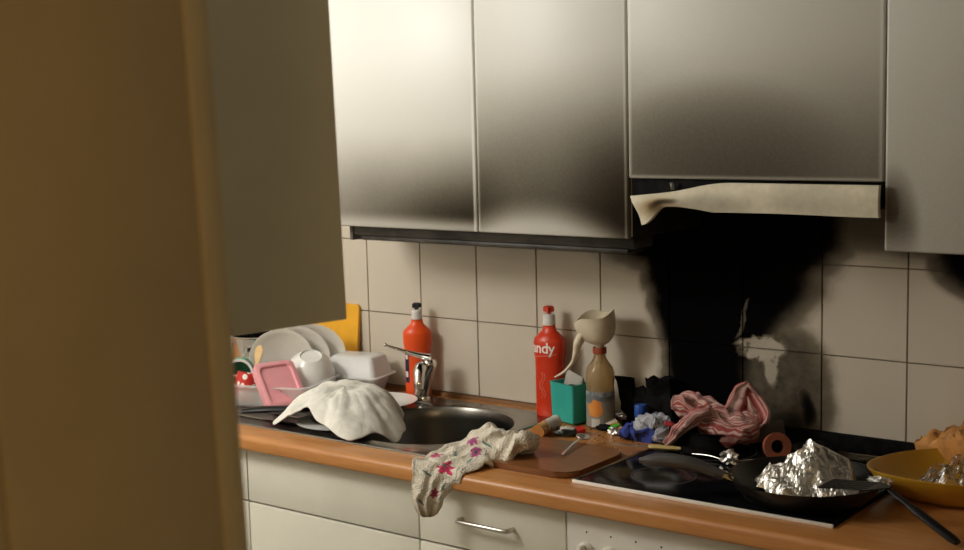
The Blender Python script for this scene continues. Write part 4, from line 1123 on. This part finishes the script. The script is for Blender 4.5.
# ------------------------------------------------------------------ frying pan with foil, spatula
PC = Vector((1.545, -.412, ZH + .0006))
t = thing('frying_pan', tuple(PC), 'dark frying pan with crumpled foil inside on the front of the hob', 'frying pan')
panm = mat('dark_nonstick', (.022, .020, .018), .30, var=.3, metal=.3); 
lathe('pan_body', [(0, 0), (.112, 0), (.120, .003), (.140, .022), (.153, .043), (.1555, .046), (.153, .0465), (.150, .044), (.136, .024), (.117, .006), (0, .004)], panm, t, 64, sharp=50)
hd = Vector((-.268, -.150, 0)).normalized()
def hp(d, z): return hd * d + Vector((0, 0, z))
tube('handle', [hp(.165, .044), hp(.19, .052), hp(.225, .066), hp(.265, .073), hp(.300, .074), hp(.335, .073)], [.011, .014, .016, .0165, .015, .006], mat('grey_handle', (.095, .093, .09), .28, spec=.6), t, 14, (1.15, .85), n=26)
tube('ferrule', [hp(.146, .037), hp(.158, .041), hp(.172, .046)], [.012, .0115, .0115], mat('brass_ferrule', (.70, .58, .38), .25, 1.0), t, 14, (1.1, .8))
# foil: folded sheet over a crumpled wad
def foil_heap():
    n, m_ = 92, 80; vs_, fs = [], []
    cx, cy = 1.545, -.405
    for i in range(n):
        for j in range(m_):
            a = (i / (n - 1) - .5) * 2; b_ = (j / (m_ - 1) - .5) * 2
            # a along camera right, b along view direction
            l = max(abs(a), abs(b_)); r_ = math.hypot(a, b_) + 1e-6
            a2, b2 = a * (l / r_) ** .6, b_ * (l / r_) ** .6
            X = a2 * .100; Y = b2 * .085
            xs_ = (-1.0, -.75, -.45, .10, .55, .85, 1.0); hs_ = (.022, .048, .060, .108, .080, .066, .030)
            pr = hs_[-1]
            for x0_, x1_, h0_, h1_ in zip(xs_, xs_[1:], hs_, hs_[1:]):
                if x0_ <= a2 <= x1_: pr = h0_ + (h1_ - h0_) * (a2 - x0_) / (x1_ - x0_)
            bb = abs(b2 - .18) / (1.18 if b2 < .18 else .82)
            pk = max(0, 1 - bb ** 1.15)
            z = pr * pk
            q_ = Vector((X * 34, Y * 34, 2.0))
            d1 = mn.voronoi(q_ * .9)[0]; d2 = mn.voronoi(q_ * 2.0)[0]; d3 = mn.voronoi(q_ * 4.2)[0]; cr = (d1[1] - d1[0]) * .013 + (d2[1] - d2[0]) * .009 + (d3[1] - d3[0]) * .0055 + mn.noise(q_ * 1.2) * .008
            face = max(0, min(1, (a2 + .10) * 3.0)) * max(0, min(1, (pk - .25) * 4))
            z += cr * (1 - .70 * face) * min(1, (1 - l) * 6 + .15) - .006
            dx = mn.noise(q_ * 1.3 + Vector((7, 7, 7))) * .012 * (1 - .6 * face); dy = mn.noise(q_ * 1.3 + Vector((17, 7, 7))) * .012 * (1 - .6 * face)
            X += dx + .035 * pk * .0; Y += dy
            vs_.append((cx + X * .795 - Y * .606, cy + X * .606 + Y * .787, ZH + .012 + max(z, -.004 + .004 * mn.noise(q_ * 2))))
    for i in range(n - 1):
        for j in range(m_ - 1): a = i * m_ + j; fs.append((a, a + m_, a + m_ + 1, a + 1))
    o_ = from_data('foil_heap', vs_, fs, foil, None, False)
    md = o_.modifiers.new('solid', 'SOLIDIFY'); md.thickness = .0006
    return o_
tag(foil_heap(), 'big peaked heap of crumpled aluminium foil in the frying pan', 'foil')
tag(crumple('foil_scrap', (1.690, -.385, ZH + .046), (.022, .012, .012), foil, 44, 3, .7), 'foil scrap behind the slotted spatula at the right pan rim', 'foil scrap', 'foil scraps')
# spatula: straight, blade dipping into the pan
t = thing('spatula', (0, 0, 0), 'black slotted spatula leaning from the frying pan onto the worktop', 'spatula')
A = Vector((1.893, -.538, ZC + .0085)); B = Vector((1.738, -.478, ZH + .066)); Cc = Vector((1.612, -.470, ZH + .053))
tube('handle', [A, A + (B - A) * .08, A + (B - A) * .5, A + (B - A) * .62, A + (B - A) * .68, B], [.0065, .0085, .0085, .0075, .0052, .0045], M['black'], t, 10, (1.35, .8))
d_ = (Cc - B).normalized(); s_ = Vector((0, 0, 1)).cross(d_).normalized(); n_ = d_.cross(s_)
Lb = (Cc - B).length
def sp_pt(l, w_, h): return B + d_ * (l * Lb) + s_ * w_ + n_ * h
def slat(w0, w1, l0, l1, name):
    vs_ = []
    for h in (.0, .0022):
        for l, w_ in ((l0, w0), (l0, w1), (l1, w1), (l1, w0)): vs_.append(sp_pt(l, w_, h))
    from_data(name, vs_, [(0, 1, 2, 3), (7, 6, 5, 4), (0, 4, 5, 1), (1, 5, 6, 2), (2, 6, 7, 3), (3, 7, 4, 0)], M['black'], t, False)
W_ = .036
vs_ = []
for h in (.0, .0024):
    for l, w_ in ((-.06, -.006), (.0, -.012), (.10, -.026), (.22, -W_), (.22, W_), (.10, .026), (.0, .012), (-.06, .006)): vs_.append(sp_pt(l, w_, h))
from_data('blade_neck', vs_, [tuple(range(8)), tuple(range(15, 7, -1))] + [(i, (i + 1) % 8, 8 + (i + 1) % 8, 8 + i) for i in range(8)], M['black'], t, False)
for k in range(5):
    c = -W_ + W_ * 2 * (k + .5) / 5; slat(c - .0036, c + .0036, .215, .80, 'blade_slat')
slat(-W_, W_, .79, 1.0, 'blade_tip')

# ------------------------------------------------------------------ yellow dish, film, paper bag
dish_m = mat('mustard_plastic', (.56, .30, .025), .38, var=.05, vscale=8, sss=.08)
DC = Vector((1.813, -.200, ZC + .0006))
t = thing('serving_dish', tuple(DC), 'large oval mustard-yellow dish at the right edge, holding clear film', 'dish', rotz=math.radians(37.3))
def dish():
    prof = [(0, 0), (.62, 0), (.66, .002), (.80, .018), (.93, .040), (1.0, .058), (1.004, .061), (.985, .0615), (.965, .057), (.90, .041), (.77, .022), (.63, .007), (0, .005)]
    seg = 72; vs_, fs = [], []
    for r, z in prof:
        for k in range(seg):
            a = 2 * PI * k / seg
            ca, sa = math.cos(a), math.sin(a)
            pt = 1 + .10 * max(0, -ca) ** 6        # slightly pointed ends
            vs_.append((r * .195 * ca * pt, r * .150 * sa, z * (1 + .05 * max(0, -ca) ** 3)))
    for i in range(len(prof) - 1):
        for k in range(seg): k2 = (k + 1) % seg; fs.append((i * seg + k, i * seg + k2, (i + 1) * seg + k2, (i + 1) * seg + k))
    return vs_, fs
v, f = dish(); from_data('dish_body', v, f, dish_m, t, True, sharp=60)
def film_mat():
    m, nt, b_ = new_mat('clear_film')
    nt.nodes.remove(b_); out_ = nt.nodes['Material Output']
    tr = nt.nodes.new('ShaderNodeBsdfTransparent'); gl = nt.nodes.new('ShaderNodeBsdfGlossy'); mx = nt.nodes.new('ShaderNodeMixShader'); lw = nt.nodes.new('ShaderNodeLayerWeight')
    tr.inputs[0].default_value = (.97, .96, .92, 1); gl.inputs['Roughness'].default_value = .16; lw.inputs[0].default_value = .35
    g = nt.nodes.new('ShaderNodeTexCoord').outputs['Object']
    bp = nt.nodes.new('ShaderNodeBump'); bp.inputs['Strength'].default_value = .6; bp.inputs['Distance'].default_value = .004
    nt.links.new(nz(nt, g, 70, 3.0).s, bp.inputs['Height']); nt.links.new(bp.outputs[0], gl.inputs['Normal'])
    fac = V(nt, lw.outputs['Fresnel']) * .40 + .06
    nt.links.new(fac.s, mx.inputs[0]); nt.links.new(tr.outputs[0], mx.inputs[1]); nt.links.new(gl.outputs[0], mx.inputs[2]); nt.links.new(mx.outputs[0], out_.inputs[0])
    return m
film = film_mat()
def film_heap(name, loc, dims, seed, label, cat, m):
    n = 44; vs_, fs = [], []
    for i in range(n):
        for j in range(n):
            a, b_ = (i / (n - 1) - .5) * 2, (j / (n - 1) - .5) * 2
            l = max(abs(a), abs(b_)); r_ = math.hypot(a, b_) + 1e-6; a *= (l / r_) ** .7; b_ *= (l / r_) ** .7
            q_ = Vector((a * 2.4 + seed, b_ * 2.4, seed))
            z = max(0, 1 - a * a - b_ * b_) ** .6 * (.35 + .9 * abs(mn.noise(q_)) + .7 * abs(mn.noise(q_ * 2.1))) + .10 * mn.noise(q_ * 4.5)
            vs_.append((loc[0] + a * dims[0] * .79 - b_ * dims[1] * .6, loc[1] + a * dims[0] * .6 + b_ * dims[1] * .79, loc[2] + max(-.02, z) * dims[2]))
    for i in range(n - 1):
        for j in range(n - 1): a = i * n + j; fs.append((a, a + n, a + n + 1, a + 1))
    o_ = from_data(name, vs_, fs, m, None, True)
    return tag(o_, label, cat)
film_heap('clear_film', (1.822, -.205, ZC + .010), (.125, .090, .085), 5, 'crumpled glossy clear plastic film in the yellow dish', 'plastic film', film)
tag(crumple('foil_scrap', (1.862, -.232, ZC + .070), (.010, .008, .020), foil, 51, 3, .8), 'foil scrap glinting on the clear film in the yellow dish', 'foil scrap', 'foil scraps')
tag(crumple('foil_scrap', (1.835, -.232, ZC + .052), (.012, .009, .009), foil, 57, 3, .8), 'smaller foil scrap left of another on the clear film in the yellow dish', 'foil scrap', 'foil scraps')
# paper bag
bagm = mat('brown_paper', (.55, .25, .062), .6, var=.22, vscale=30, bmp=.6, bscale=60)
def paper_bag():
    nu, nv = 46, 40; vs_, fs = [], []
    for i in range(nu):
        u = i / (nu - 1)
        for k in range(nv):
            th = 2 * PI * k / nv; c, s = math.cos(th), math.sin(th)
            c = math.copysign(abs(c) ** .6, c); s = math.copysign(abs(s) ** .6, s)
            hh = .014 + .034 * min(1, u * 2.0); dd_ = .034 + .022 * min(1, u * 2)
            p = Vector((u * .22, c * dd_, s * hh))
            q_ = Vector((p.x * 15 + 9.3, p.y * 34 + 3, p.z * 34 + u * 4))
            p += Vector((mn.noise(q_) * .012, mn.noise(q_ + Vector((5, 0, 0))) * .007, mn.noise(q_ + Vector((0, 5, 0))) * .008 + (lambda d: d[1] - d[0])(mn.voronoi(q_ * 1.15)[0]) * .026 - .006))
            p.y = min(p.y, .052)
            vs_.append(p)
    for i in range(nu - 1):
        for k in range(nv): k2 = (k + 1) % nv; fs.append((i * nv + k, i * nv + k2, (i + 1) * nv + k2, (i + 1) * nv + k))
    # folded mouth
    vs_.append(Vector((.012, 0, .004))); ci = len(vs_) - 1
    for k in range(nv): fs.append((k, ci, (k + 1) % nv))
    fs.append(tuple((nu - 1) * nv + k for k in range(nv)))
    return vs_, fs
v, f = paper_bag()
tag(from_data('paper_bag', v, f, bagm, None, True, loc=(1.652, -.058, ZC + .053), rot=(0, math.radians(-7), math.radians(0)), sharp=35), 'crumpled brown paper bag behind the yellow dish', 'paper bag')

# ------------------------------------------------------------------ loose crumbs of ash
rc = random.Random(5); vs_, fs = [], []
for k in range(150):
    if k < 85: x, y, z = rc.uniform(.80, 1.06), rc.uniform(-.28, -.05), ZC
    else: x, y, z = rc.uniform(1.09, 1.42), rc.uniform(-.30, -.05), ZH
    r_ = rc.uniform(.0010, .0032); o_ = len(vs_)
    for dx, dy, dz in ((1, 0, 0), (-.4, .9, 0), (-.6, -.8, 0), (0, 0, .9)): vs_.append((x + dx * r_ * rc.uniform(.6, 1.3), y + dy * r_ * rc.uniform(.6, 1.3), z + .0003 + dz * r_))
    fs += [(o_, o_ + 1, o_ + 3), (o_ + 1, o_ + 2, o_ + 3), (o_ + 2, o_, o_ + 3), (o_, o_ + 2, o_ + 1)]
tag(from_data('ash_crumbs', vs_, fs, M['burnt'], None, False), 'fine black ash crumbs scattered around the hob and bottles', 'ash', kind='stuff')
